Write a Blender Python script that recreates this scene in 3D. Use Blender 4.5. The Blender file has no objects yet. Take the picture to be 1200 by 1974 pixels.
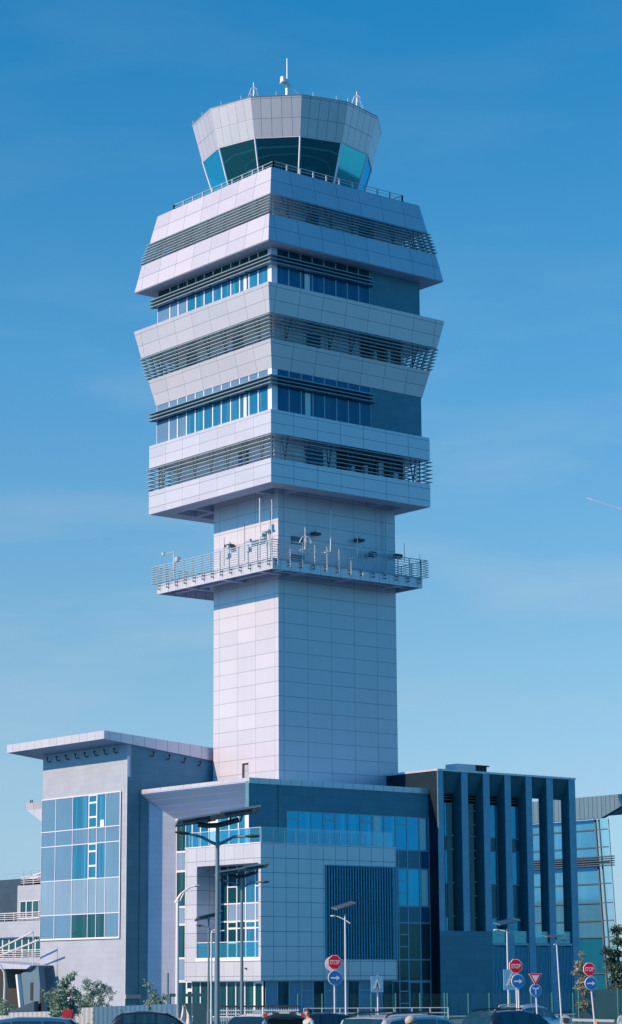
import bpy, bmesh, math, random
from mathutils import Vector, Matrix, noise
random.seed(11)
SC = bpy.context.scene
COL = SC.collection
PI = math.pi
def R(d): return math.radians(d)

# ------------------------------------------------------------------ camera frame
CAM = Vector((-110.952, -141.7614, 2.7))
RR = Vector((0.7785718, -0.6275555, 0))      # to the right across the car park
HH = Vector((0.6275555, 0.7785718, 0))       # away from the photographer
UP = Vector((0, 0, 1))
def fp(a, d, z=0.0):
    """street frame: a metres across, d metres away from the photographer's standpoint"""
    return Vector((CAM.x, CAM.y, 0)) + RR * a + HH * d + UP * z

def make_camera():
    c = bpy.data.cameras.new('camera'); o = bpy.data.objects.new('camera', c); COL.objects.link(o)
    r = Vector((0.77925675, -0.62667823, -0.00554981))
    u = Vector((-0.11880393, -0.15641225, 0.98052070))
    f = Vector((0.615341, 0.76341803, 0.19633737))
    m = Matrix((r, u, -f)).transposed().to_4x4(); m.translation = CAM
    o.matrix_world = m
    c.sensor_fit = 'HORIZONTAL'; c.sensor_width = 36; c.lens = 4517.2 / 1200 * 36
    c.clip_start = 1; c.clip_end = 20000
    SC.camera = o
make_camera()

# ------------------------------------------------------------------ mesh builder
BASE = {}
class MB:
    def __init__(s): s.v = []; s.f = []; s.uv = {}
    def add(s, vs, fs):
        n = len(s.v); s.v += [Vector(p) for p in vs]; s.f += [tuple(i + n for i in f) for f in fs]
        return s
    def quad(s, a, b, c, d): return s.add([a, b, c, d], [(0, 1, 2, 3)])
    def poly(s, pts): return s.add(pts, [tuple(range(len(pts)))])
    def box(s, x0, x1, y0, y1, z0, z1):
        return s.add([(x0,y0,z0),(x1,y0,z0),(x1,y1,z0),(x0,y1,z0),(x0,y0,z1),(x1,y0,z1),(x1,y1,z1),(x0,y1,z1)],
                     [(3,2,1,0),(4,5,6,7),(0,1,5,4),(1,2,6,5),(2,3,7,6),(3,0,4,7)])
    def obox(s, c, ax, ay, az, hx, hy, hz):
        c = Vector(c); p = []
        for k in (-1, 1):
            for i, j in ((-1,-1),(1,-1),(1,1),(-1,1)):
                p.append(c + ax*hx*i + ay*hy*j + az*hz*k)
        return s.add(p, [(3,2,1,0),(4,5,6,7),(0,1,5,4),(1,2,6,5),(2,3,7,6),(3,0,4,7)])
    def frustum(s, cx, cy, w0, z0, w1, z1):
        p = []
        for w, z in ((w0, z0), (w1, z1)):
            p += [(cx-w,cy-w,z),(cx+w,cy-w,z),(cx+w,cy+w,z),(cx-w,cy+w,z)]
        return s.add(p, [(3,2,1,0),(4,5,6,7),(0,1,5,4),(1,2,6,5),(2,3,7,6),(3,0,4,7)])
    def tube(s, pts, r, n=8, r1=None, caps=True):
        pts = [Vector(p) for p in pts]; m = len(pts); vs = []; fs = []
        prev = None
        for i, p in enumerate(pts):
            t = (pts[min(i+1, m-1)] - pts[max(i-1, 0)]).normalized()
            if prev is None:
                a = t.orthogonal().normalized()
            else:
                a = (prev - t * prev.dot(t)).normalized()
            prev = a; b = t.cross(a)
            rad = r if r1 is None else r + (r1 - r) * i / (m - 1)
            for k in range(n):
                q = 2*PI*k/n; vs.append(p + (a*math.cos(q) + b*math.sin(q))*rad)
        for i in range(m-1):
            for k in range(n):
                k2 = (k+1) % n
                fs.append((i*n+k, i*n+k2, (i+1)*n+k2, (i+1)*n+k))
        if caps: fs += [tuple(range(n-1, -1, -1)), tuple(range((m-1)*n, m*n))]
        return s.add(vs, fs)
    def prism(s, pts, vec):
        vec = Vector(vec); n = len(pts); pts = [Vector(p) for p in pts]
        fs = [tuple(range(n-1,-1,-1)), tuple(range(n, 2*n))]
        for i in range(n): j = (i+1) % n; fs.append((i, j, n+j, n+i))
        return s.add(pts + [p + vec for p in pts], fs)
    def ring(s, pts0, pts1):
        """strip between two closed polygons of equal length"""
        n = len(pts0); fs = []
        for i in range(n): j = (i+1) % n; fs.append((i, j, n+j, n+i))
        return s.add(list(pts0) + list(pts1), fs)
    def ellipsoid(s, c, rx, ry, rz, ax=Vector((1,0,0)), ay=Vector((0,1,0)), az=Vector((0,0,1)), nu=12, nv=8, lo=0.0, hi=1.0):
        c = Vector(c); vs = []; fs = []
        for j in range(nv+1):
            th = PI*(lo + (hi-lo)*j/nv)
            for i in range(nu):
                ph = 2*PI*i/nu
                vs.append(c + ax*rx*math.sin(th)*math.cos(ph) + ay*ry*math.sin(th)*math.sin(ph) + az*rz*math.cos(th))
        for j in range(nv):
            for i in range(nu):
                k = (i+1) % nu
                fs.append((j*nu+i, j*nu+k, (j+1)*nu+k, (j+1)*nu+i))
        return s.add(vs, fs)
    def build(s, name, mat, parent=None, smooth=False, uvfun=None, base=None, recalc=True):
        if parent is not None: b = BASE[parent.name]
        elif base is not None: b = Vector(base)
        else:
            xs = [p.x for p in s.v]; ys = [p.y for p in s.v]
            b = Vector(((min(xs)+max(xs))/2, (min(ys)+max(ys))/2, min(p.z for p in s.v)))
        me = bpy.data.meshes.new(name)
        bm = bmesh.new()
        vv = [bm.verts.new(p) for p in s.v]
        for f in s.f:
            try: bm.faces.new([vv[i] for i in f])
            except ValueError: pass
        if recalc: bmesh.ops.recalc_face_normals(bm, faces=bm.faces)
        bm.normal_update()
        ul = bm.loops.layers.uv.new('UVMap')
        for f in bm.faces:
            n = f.normal
            if uvfun is None:
                if abs(n.z) > .8: tu, tv = Vector((1,0,0)), Vector((0,1,0))
                else:
                    # horizontal tangent, same sense for opposite faces so grids line up
                    tu = Vector((0,0,1)).cross(n).normalized()
                    if abs(tu.x) > abs(tu.y):
                        if tu.x < 0: tu = -tu
                    elif tu.y < 0: tu = -tu
                    tv = n.cross(tu); tv = tv if tv.z > 0 else -tv
                for l in f.loops: l[ul].uv = (l.vert.co.dot(tu), l.vert.co.dot(tv))
            else:
                for l in f.loops: l[ul].uv = uvfun(l.vert.co, n)
            f.smooth = smooth
        for v in bm.verts: v.co -= b
        bm.to_mesh(me); bm.free()
        me.materials.append(mat)
        o = bpy.data.objects.new(name, me); COL.objects.link(o)
        BASE[o.name] = b
        if parent is not None: o.parent = parent
        else: o.location = b
        return o

def build_each(mb, name, mat, parent, smooth=False):
    """every separate piece becomes a part of its own"""
    par = list(range(len(mb.v)))
    def find(i):
        while par[i] != i: par[i] = par[par[i]]; i = par[i]
        return i
    for f in mb.f:
        for i in f[1:]: par[find(i)] = find(f[0])
    groups = {}
    for f in mb.f: groups.setdefault(find(f[0]), []).append(f)
    for fs in groups.values():
        idx = sorted({i for f in fs for i in f}); mp = {i: k for k, i in enumerate(idx)}
        m = MB(); m.add([mb.v[i] for i in idx], [tuple(mp[i] for i in f) for f in fs]); m.build(name, mat, parent, smooth)
def thing(name, label, cat, loc, group=None):
    o = bpy.data.objects.new(name, None); COL.objects.link(o)
    o.location = Vector(loc); BASE[o.name] = Vector(loc)
    o.empty_display_size = .3
    return tag(o, label, cat, group)
def tag(o, label=None, cat=None, group=None, kind=None):
    if label: o['label'] = label
    if cat: o['category'] = cat
    if group: o['group'] = group
    if kind: o['kind'] = kind
    return o

# ------------------------------------------------------------------ materials
class NT:
    def __init__(s, name):
        s.m = bpy.data.materials.new(name); s.m.use_nodes = True
        s.t = s.m.node_tree; s.b = s.t.nodes['Principled BSDF']; s.out = s.t.nodes['Material Output']
    def n(s, typ, **kw):
        d = s.t.nodes.new(typ)
        for k, v in kw.items():
            if k[0] == '_': setattr(d, k[1:], v)
        return d
    def link(s, a, b): s.t.links.new(a, b)
    def math(s, op, a, b=None, c=None):
        d = s.t.nodes.new('ShaderNodeMath'); d.operation = op
        for i, x in enumerate((a, b, c)):
            if x is None: continue
            if isinstance(x, (int, float)): d.inputs[i].default_value = x
            else: s.link(x, d.inputs[i])
        return d.outputs[0]
    def mix(s, fac, a, b, blend='MIX'):
        d = s.t.nodes.new('ShaderNodeMix'); d.data_type = 'RGBA'; d.blend_type = blend
        for sock, x in ((d.inputs[0], fac), (d.inputs[6], a), (d.inputs[7], b)):
            if isinstance(x, (int, float)): sock.default_value = x
            elif isinstance(x, tuple): sock.default_value = (*x, 1)
            else: s.link(x, sock)
        return d.outputs[2]
    def uv(s):
        d = s.t.nodes.new('ShaderNodeUVMap'); d.uv_map = 'UVMap'; return d.outputs[0]
    def sep(s, v):
        d = s.t.nodes.new('ShaderNodeSeparateXYZ'); s.link(v, d.inputs[0]); return d.outputs
    def comb(s, x, y, z=0.0):
        d = s.t.nodes.new('ShaderNodeCombineXYZ')
        for i, q in enumerate((x, y, z)):
            if isinstance(q, (int, float)): d.inputs[i].default_value = q
            else: s.link(q, d.inputs[i])
        return d.outputs[0]
    def noise(s, vec, scale, detail=4, rough=.55):
        d = s.t.nodes.new('ShaderNodeTexNoise'); d.inputs['Scale'].default_value = scale
        d.inputs['Detail'].default_value = detail; d.inputs['Roughness'].default_value = rough
        if vec is not None: s.link(vec, d.inputs['Vector'])
        return d.outputs[0]
    def white(s, vec):
        d = s.t.nodes.new('ShaderNodeTexWhiteNoise'); d.noise_dimensions = '3D'; s.link(vec, d.inputs['Vector']); return d.outputs[0]
    def bump(s, h, strength, dist=.02):
        d = s.t.nodes.new('ShaderNodeBump'); d.inputs['Strength'].default_value = strength; d.inputs['Distance'].default_value = dist
        s.link(h, d.inputs['Height']); s.link(d.outputs[0], s.b.inputs['Normal'])
    def set(s, **kw):
        names = dict(color='Base Color', rough='Roughness', metal='Metallic', spec='Specular IOR Level', alpha='Alpha', coat='Coat Weight', trans='Transmission Weight', ior='IOR')
        for k, v in kw.items():
            i = s.b.inputs[names[k]]
            if isinstance(v, tuple): i.default_value = (*v, 1)
            elif isinstance(v, (int, float)): i.default_value = v
            else: s.link(v, i)
        return s.m
def obj_coord(t):
    d = t.t.nodes.new('ShaderNodeTexCoord'); return d.outputs['Object']
def plain(name, col, rough=.5, metal=0.0, var=.08, scale=3.0, spec=.5, coat=0.0):
    t = NT(name); nz = t.noise(obj_coord(t), scale, 5)
    k = t.math('MULTIPLY_ADD', nz, 2*var, 1 - var)
    c = t.mix(1.0, col, t.comb(k, k, k), 'MULTIPLY')
    r = t.math('MULTIPLY_ADD', nz, .2, rough - .1)
    return t.set(color=c, rough=r, metal=metal, spec=spec, coat=coat)
def panel(name, col, pw, ph, u0=0.0, v0=0.0, lw=.038, metal=.42, rough=.36, line=.34, var=.035, wob=.12):
    t = NT(name); uv = t.sep(t.uv())
    x = t.math('DIVIDE', t.math('SUBTRACT', uv[0], u0), pw)
    y = t.math('DIVIDE', t.math('SUBTRACT', uv[1], v0), ph)
    def edge(q, p):
        a = t.math('ABSOLUTE', t.math('SUBTRACT', t.math('FRACT', q), .5))
        return t.math('GREATER_THAN', a, .5 - lw/2/p)
    ln = t.math('MAXIMUM', edge(x, pw), edge(y, ph))
    cell = t.comb(t.math('FLOOR', x), t.math('FLOOR', y), 3.7)
    w = t.white(cell)
    big = t.noise(obj_coord(t), .35, 4)
    streak = t.noise(t.comb(t.math('MULTIPLY', uv[0], 2.2), t.math('MULTIPLY', uv[1], .12)), 1.0, 4)
    k = t.math('MULTIPLY_ADD', w, 2*var, 1 - var)
    k = t.math('MULTIPLY', k, t.math('MULTIPLY_ADD', big, .08, .96))
    k = t.math('MULTIPLY', k, t.math('MULTIPLY_ADD', streak, .07, .965))
    c = t.mix(1.0, col, t.comb(k, k, k), 'MULTIPLY')
    c = t.mix(ln, c, tuple(q*line*k for q, k in zip(col, (.6, .95, 1.25))))
    r = t.math('MULTIPLY_ADD', w, .06, rough - .03)
    mt = t.math('MULTIPLY', t.math('SUBTRACT', 1.0, ln), metal)
    h = t.math('ADD', t.math('MULTIPLY', t.noise(t.comb(t.math('ADD', uv[0], t.math('MULTIPLY', w, 9.0)), uv[1]), .55, 1), wob), t.math('MULTIPLY', ln, -.5))
    t.bump(h, .35, .03)
    return t.set(color=c, rough=r, metal=mt)
def stone(name, c1, c2, tw, th, mortar, rough=.6, spec=.4, msize=.012, bump=.25):
    t = NT(name); uv = t.uv()
    b = t.t.nodes.new('ShaderNodeTexBrick'); t.link(uv, b.inputs['Vector'])
    b.inputs['Color1'].default_value = (*c1, 1); b.inputs['Color2'].default_value = (*c2, 1); b.inputs['Mortar'].default_value = (*mortar, 1)
    b.inputs['Scale'].default_value = 1; b.inputs['Mortar Size'].default_value = msize; b.inputs['Brick Width'].default_value = tw; b.inputs['Row Height'].default_value = th
    b.offset = .5; b.inputs['Bias'].default_value = 0.0
    n1 = t.noise(obj_coord(t), .5, 6); n2 = t.noise(obj_coord(t), 9, 4)
    k = t.math('MULTIPLY', t.math('MULTIPLY_ADD', n1, .26, .87), t.math('MULTIPLY_ADD', n2, .12, .94))
    c = t.mix(1.0, b.outputs[0], t.comb(k, k, k), 'MULTIPLY')
    t.bump(b.outputs[1], -bump, .01)
    return t.set(color=c, rough=rough, spec=spec)
def glass(name, col, curtain=None, rough=.04, spec=.6, cur=.0, wob=.05, metal=0.0):
    """tinted facade glazing: dark tinted body, sharp sky reflection, faint blinds behind"""
    t = NT(name); uv = t.sep(t.uv())
    st = t.noise(t.comb(t.math('MULTIPLY', uv[0], 1.6), t.math('MULTIPLY', uv[1], .05), 1.3), 1.0, 3)
    m = t.t.nodes.new('ShaderNodeMapRange'); t.link(st, m.inputs[0]); m.inputs[1].default_value = .5; m.inputs[2].default_value = .68
    f = t.math('MULTIPLY', m.outputs[0], cur)
    c = t.mix(f, col, curtain or col)
    k = t.math('MULTIPLY_ADD', t.noise(t.comb(uv[0], uv[1], 5.0), .35, 2), .3, .85)
    c = t.mix(1.0, c, t.comb(k, k, k), 'MULTIPLY')
    t.bump(t.noise(t.comb(uv[0], uv[1], 0.0), .8, 1), wob, .05)
    t.b.inputs['Specular Tint'].default_value = (.35, .78, 1.0, 1)
    return t.set(color=c, rough=rough, spec=spec, metal=metal)
def clear_glass(name, tint, gloss=.12, rough=.02, fk=.35, gcol=(.45, .82, .95)):
    t = NT(name); t.t.nodes.remove(t.b)
    tr = t.n('ShaderNodeBsdfTransparent'); tr.inputs[0].default_value = (*tint, 1)
    gl = t.n('ShaderNodeBsdfGlossy'); gl.inputs['Roughness'].default_value = rough; gl.inputs[0].default_value = (*gcol, 1)
    fr = t.n('ShaderNodeFresnel'); fr.inputs[0].default_value = 1.5
    mx = t.n('ShaderNodeMixShader'); t.link(t.math('MULTIPLY_ADD', fr.outputs[0], fk, gloss), mx.inputs[0])
    t.link(tr.outputs[0], mx.inputs[1]); t.link(gl.outputs[0], mx.inputs[2]); t.link(mx.outputs[0], t.out.inputs[0])
    return t.m

WHITE = (.54, .565, .675)
M = {}
M['panel_shaft'] = panel('panel_shaft', (.51, .535, .645), 2.38, 1.145, .54, .265, metal=.25, line=.42, lw=.034)
M['panel_band'] = panel('panel_band', WHITE, 2.36, 1.03, 1.5, 0.0)
M['panel_cab'] = panel('panel_cab', WHITE, .84, 1.55, .42, -.35)
M['panel_box'] = panel('panel_box', (.54, .565, .675), 1.165, 1.05, -6.86, .95)
M['panel_fascia'] = panel('panel_fascia', WHITE, 1.0, 5.0, .2, .0)
M['panel_canopy'] = panel('panel_canopy', WHITE, 1.1, 9.0, .2, -3.0)
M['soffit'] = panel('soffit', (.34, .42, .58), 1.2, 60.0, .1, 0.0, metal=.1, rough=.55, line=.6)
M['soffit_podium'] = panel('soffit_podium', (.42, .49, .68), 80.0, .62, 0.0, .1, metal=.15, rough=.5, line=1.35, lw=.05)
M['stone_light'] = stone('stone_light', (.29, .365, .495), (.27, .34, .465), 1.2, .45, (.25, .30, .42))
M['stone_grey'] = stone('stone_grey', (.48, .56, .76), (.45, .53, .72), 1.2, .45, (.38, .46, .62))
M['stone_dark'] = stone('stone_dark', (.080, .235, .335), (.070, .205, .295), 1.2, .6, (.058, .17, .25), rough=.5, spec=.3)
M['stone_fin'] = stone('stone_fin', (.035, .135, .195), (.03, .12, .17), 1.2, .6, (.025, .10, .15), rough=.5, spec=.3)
M['fin_sky_sheen'] = stone('fin_sky_sheen', (.19, .39, .56), (.165, .35, .51), .6, .6, (.14, .30, .44), rough=.4, spec=.4)  # fin fronts lightened: sky reflection put into the stone colour
M['slate'] = stone('slate', (.03, .065, .115), (.026, .055, .10), 1.2, .6, (.02, .045, .08), rough=.5, spec=.3)
M['glass_blue'] = glass('glass_blue', (.010, .13, .29), (.06, .26, .44), cur=.6)
M['glass_deep'] = glass('glass_deep', (.002, .075, .20), (.015, .19, .36), cur=.5)
M['glass_cyan'] = glass('glass_cyan', (.006, .32, .58), (.04, .45, .70), cur=.6, metal=.35)
M['glass_dark'] = glass('glass_dark', (.004, .045, .065), (.02, .11, .14), cur=.6)
M['glass_spandrel'] = glass('glass_spandrel', (.085, .195, .35), (.10, .225, .39), cur=.5, rough=.12)
M['glass_pale'] = glass('glass_pale', (.15, .265, .42), (.185, .305, .47), cur=.5, rough=.1)
M['glass_spandrel_dark'] = glass('glass_spandrel_dark', (.006, .10, .20), (.01, .12, .23), cur=.5, rough=.12)
M['glass_hall'] = glass('glass_hall', (.05, .22, .42), (.07, .28, .48), cur=.5, rough=.06, metal=.3)
M['blind'] = plain('window_blind', (.62, .70, .74), .7)
M['clear'] = clear_glass('clear_glass', (.62, .86, .92), .06)
M['cab_glass'] = clear_glass('cab_glass', (.34, .74, .85), .24, fk=.5, gcol=(.07, .58, .82))
M['car_glass'] = clear_glass('car_glass', (.25, .38, .45), .12)
M['white_frame'] = plain('white_frame', (.64, .68, .84), .4, .1, .03)
M['grey_frame'] = plain('grey_frame', (.25, .40, .52), .45, .2, .05)
M['blade'] = plain('louvre_blade', (.19, .29, .36), .42, .45, .06)
M['blade_light'] = plain('louvre_blade_light', (.34, .48, .56), .42, .2, .06)
M['strut'] = plain('strut_steel', (.06, .11, .16), .5, .4, .06)
M['fin_screen'] = plain('screen_steel', (.09, .34, .50), .5, .3, .06)
M['steel'] = plain('galvanised_steel', (.40, .52, .60), .42, .4, .08)
M['steel_white'] = plain('painted_steel_white', (.54, .60, .70), .4, .1, .05)
M['steel_dark'] = plain('painted_steel_dark', (.035, .045, .055), .45, .2, .1)
M['lamp_grey'] = plain('lamp_pole_grey', (.13, .21, .28), .42, .3, .07)
M['solar'] = plain('solar_cell', (.012, .022, .05), .22, .0, .1)
M['dark_void'] = plain('dark_interior', (.012, .02, .026), .7)
M['interior'] = plain('cab_interior', (.03, .075, .085), .6)
M['concrete'] = plain('concrete', (.36, .36, .37), .8, 0, .12)
M['asphalt'] = plain('asphalt', (.028, .11, .17), .85, 0, .25, 1.2)
M['paving'] = stone('paving', (.08, .20, .27), (.07, .18, .24), .6, .3, (.05, .12, .15), rough=.85)
M['red_sign'] = plain('sign_red', (.90, .010, .05), .5, 0, .05, spec=.15)
M['blue_sign'] = plain('sign_blue', (.01, .17, .55), .35, 0, .05)
M['lightblue_sign'] = plain('sign_light_blue', (.22, .50, .72), .35, 0, .05)
M['white_sign'] = plain('sign_white', (.78, .78, .80), .35, 0, .03)
M['black'] = plain('matt_black', (.015, .017, .02), .6, 0, .1)
M['panel_back'] = plain('solar_back', (.06, .22, .38), .5, .1, .06)
M['stone_shade'] = stone('stone_shade', (.005, .022, .038), (.004, .018, .032), 1.2, .6, (.003, .014, .025), rough=.6, spec=.15)  # near-black so sunlit faces look shaded: shade put into the colour
M['roof_bounce'] = plain('roof_bounce', (.22, .40, .74), .8, 0, .08)  # unseen blue sheet added to bounce cool light onto the shaft foot
M['tyre'] = plain('tyre_rubber', (.02, .02, .022), .8, 0, .1)
M['alloy'] = plain('alloy_rim', (.5, .51, .53), .3, .8, .05)
M['orange'] = plain('orange_plastic', (.75, .25, .03), .5, 0, .06)
M['red_box'] = plain('red_paint', (.40, .012, .03), .45, 0, .06)
M['fence_blue'] = plain('fence_blue_grey', (.12, .27, .44), .45, .1, .06)
M['fence_white'] = plain('fence_white', (.56, .62, .66), .5, 0, .06)
M['green_post'] = plain('green_post', (.03, .20, .19), .45, 0, .06)
M['gate_teal'] = plain('gate_teal', (.018, .075, .11), .5, 0, .08)
M['tail_red'] = plain('tail_light_red', (.45, .01, .015), .2, 0, .04)
M['lamp_clear'] = plain('headlight_clear', (.6, .62, .65), .1, .3, .04)
# ------------------------------------------------------------------ facade helpers
# faces: 'L' looks along -X (sunlit side, coordinate along it = Y); 'R' looks along -Y (coordinate along it = X)
def fbox(mb, face, c, a0, a1, z0, z1, out, inn=0.0):
    if face == 'L': return mb.box(c-out, c+inn, a0, a1, z0, z1)
    return mb.box(a0, a1, c-out, c+inn, z0, z1)
def window(parent, face, c, a0, a1, z0, z1, glassmat, frame='white_frame', t=.05, bars_h=(), out=.05, name='window', edges='lrtb', blind=None):
    """one glazed unit: pane (part) + its frame (sub-part)"""
    g = MB(); fbox(g, face, c, a0, a1, z0, z1, out*.5, .0)
    w = g.build(name, M[glassmat], parent)
    fr = MB(); o = out + .012
    if 'l' in edges: fbox(fr, face, c, a0, a0+t, z0, z1, o, -.002)
    if 'r' in edges: fbox(fr, face, c, a1-t, a1, z0, z1, o, -.002)
    la = a0 + (t if 'l' in edges else 0); ra = a1 - (t if 'r' in edges else 0)
    if 't' in edges: fbox(fr, face, c, la, ra, z1-t, z1, o-.003, -.002)
    if 'b' in edges: fbox(fr, face, c, la, ra, z0, z0+t, o-.003, -.002)
    for z in bars_h: fbox(fr, face, c, la, ra, z-t*.8, z+t*.8, o-.003, -.002)
    if fr.v: fr.build('frame', M[frame], w)
    if blind:
        b = MB(); fbox(b, face, c, a0 + blind[0]*(a1-a0), a0 + blind[1]*(a1-a0), z0+t, z0+blind[2]*(z1-z0), out*.5+.004, -(out*.5+.001)); b.build('blind', M['blind'], w)
    return w

# ------------------------------------------------------------------ control tower
K = 5.08                                   # plan centre of the tower
tower = thing('control_tower', 'tall white panelled airport control tower with stacked flaring storeys on a square shaft', 'control tower', (K, K, 0))
sh = MB(); sh.box(0, 12.1, 0, 8.46, 0, 41.5); shaft = sh.build('shaft', M['panel_shaft'], tower)
# slot window + vents of the shaft
s = MB(); fbox(s, 'L', 0, 3.85, 4.62, 18.2, 19.42, .02, -.004); sw = s.build('slot_window', M['panel_box'], tower)
s = MB(); fbox(s, 'L', 0, 4.33, 4.60, 18.2, 19.40, .045, -.022); fbox(s, 'L', 0, 3.86, 4.32, 19.28, 19.40, .045, -.022); s.build('opening', M['dark_void'], sw)  # dark strips: shade of the lit recess painted on its left and top
s = MB(); fbox(s, 'L', 0, 3.85, 4.62, 19.425, 19.47, .06, -.002); s.build('frame', M['white_frame'], sw)
for face, a0, a1, z0, z1 in (('R', 1.3, 2.45, 36.35, 37.0), ('R', 1.25, 2.6, 35.0, 35.6), ('L', 1.6, 3.4, 36.5, 36.95)):
    v = MB(); fbox(v, face, 0, a0, a1, z0, z1, .05, -.004)
    g = v.build('vent', M['strut'], tower)
    q = MB()
    for i in range(4): zz = z0 + (z1-z0)*(i+.5)/4; fbox(q, face, -.05, a0+.05, a1-.05, zz-.03, zz+.03, .03, -.001)
    q.build('grille', M['blade'], g)

def band_uv(z0, z1, rows):
    hgt = (z1 - z0)
    def f(co, n):
        if abs(n.z) > .8: return (co.x*.02, co.y*.02 + 40.3)
        u = co.x if abs(n.y) > abs(n.x) else co.y
        return (u, (co.z - z0)/hgt*rows*1.03)
    return f
def band(w0, z0, w1, z1, rows=2.3):
    b = MB(); b.frustum(K, K, w0, z0, w1, z1)
    return b.build('cladding_band', M['panel_band'], tower, uvfun=band_uv(z0, z1, rows))
band(8.26, 63.45, 7.79, 65.86, 2.0)
band(9.14, 59.23, 8.72, 61.57, 2.0)
band(8.70, 53.55, 9.16, 55.84)
band(7.79, 49.41, 8.28, 51.62)
band(8.18, 44.13, 8.18, 46.02, 2.3)
band(8.175, 40.775, 8.18, 42.15, 1.4)
_r = MB()
for a, b, c, d in ((K-8.17, K+8.17, K-8.17, K-8.002), (K-8.17, K+8.17, K+8.002, K+8.17)): _r.box(a, b, c, d, 40.265, 40.774)
for a, b, c, d in ((K-8.17, K-8.002, K-8.0, K+8.0), (K+8.002, K+8.17, K-8.0, K+8.0)): _r.box(a, b, c, d, 40.265, 40.774)
_r.build('cladding_rim', M['panel_band'], tower, uvfun=lambda co, n: (co.x if abs(n.y) > abs(n.x) else co.y, (co.z - 40.265)/.51*.6*1.03 + 1.03*2.4))
# plain soffits 3 mm under the overhanging bands
for z, w in ((59.23, 9.10),):
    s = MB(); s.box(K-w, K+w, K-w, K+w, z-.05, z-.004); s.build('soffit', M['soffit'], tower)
# coffered soffit under the lowest storey: beams flush with the rim, dark pans between
bm_ = MB(); ZS = 40.27
XS = [K-8.0, K-6.6, K-4.6, K-4.2, K+4.2, K+4.6, K+6.6, K+8.0]; q0, q1 = K-8.0, K+8.0
for x0, x1 in ((XS[0], XS[1]), (XS[2], XS[3]), (XS[4], XS[5]), (XS[6], XS[7])): bm_.box(x0, x1, q0, q1, ZS, ZS+.5)
for x0, x1 in ((XS[1], XS[2]), (XS[3], XS[4]), (XS[5], XS[6])):
    for y0, y1 in ((q0, q0+1.4), (K-4.4, K-4.0), (K+4.0, K+4.4), (q1-1.4, q1)): bm_.box(x0, x1, y0, y1, ZS+.002, ZS+.5)
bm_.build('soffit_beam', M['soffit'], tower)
# open plant storeys behind louvres
def louvre_storey(z0, z1, w0, w1, nb, dark_r, doors):
    core = MB(); core.box(K-6.75, K+6.75, K-6.75, K+6.75, z0-.02, z1+.02); core.build('plant_room_wall', M['panel_box'], tower)
    d = MB()
    for face, a0, a1 in doors: fbox(d, face, K-6.75, a0, a1, z0+.02, z1-.25, .05, -.004)
    build_each(d, 'plant_room_door', M['glass_deep'], tower)
    if dark_r:
        d = MB(); fbox(d, 'R', K-6.75, dark_r[0], dark_r[1], z0+.02, z1-.12, .04, -.004); d.build('plant_opening', M['dark_void'], tower)
        e = MB(); rr = random.Random(int(z0))
        for a in [dark_r[0] + .9 + i*1.5 for i in range(int((dark_r[1]-dark_r[0])/1.5))]:
            e.box(a, a+rr.uniform(.25, .6), K-7.35, K-6.95, z0+.03, z0 + rr.uniform(.7, 1.6))
        build_each(e, 'plant_equipment', M['steel'], tower)
    # blades: mitred square rings stacked up the opening
    b = MB(); dep = .27
    for i in range(nb):
        t = (i + .5)/nb; z = z0 + (z1-z0)*t; w = w0 + (w1-w0)*t + .16
        def sq(w, z): return [Vector((K-w, K-w, z)), Vector((K+w, K-w, z)), Vector((K+w, K+w, z)), Vector((K-w, K+w, z))]
        o0, o1 = sq(w, z-.018), sq(w, z+.018); i0, i1 = sq(w-dep, z-.018), sq(w-dep, z+.018)
        b.ring(o0, o1); b.ring(o1, i1); b.ring(i1, i0); b.ring(i0, o0)
    b.build('louvre_blade_ring', M['blade_light'], tower, recalc=False)
    # V struts and posts carrying the blades
    s = MB(); n = 7
    for face in 'LR':
        for j in range(n):
            a = K - 6.6 + 13.2*j/(n-1)
            for da, top in ((-.32, 1), (.32, 1)):
                wA = w0 - .30; wB = w1 - .30
                p0 = (K-wA, a, z0) if face == 'L' else (a, K-wA, z0)
                p1 = (K-wB, a+da, z1) if face == 'L' else (a+da, K-wB, z1)
                s.tube([p0, p1], .06, 6)
    for (sx, sy) in ((-1,-1), (1,-1), (-1,1), (1,1)):
        s.tube([(K+sx*(w0-.6), K+sy*(w0-.6), z0), (K+sx*(w1-.6), K+sy*(w1-.6), z1)], .06, 6)
    build_each(s, 'louvre_strut', M['strut'], tower)
louvre_storey(61.57, 63.45, 8.72, 8.26, 7, None, (('L', 1.2, 2.6), ('L', 9.0, 10.4), ('R', 1.6, 2.9), ('R', 7.2, 8.5)))
louvre_storey(51.62, 53.55, 8.28, 8.70, 7, (7.2, 11.5), (('L', 2.4, 3.7), ('L', 8.6, 10.0), ('R', 1.6, 3.0)))
louvre_storey(42.15, 44.13, 8.18, 8.18, 6, (4.6, 11.6), (('L', 1.6, 2.9), ('R', 1.5, 3.2)))

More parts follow.
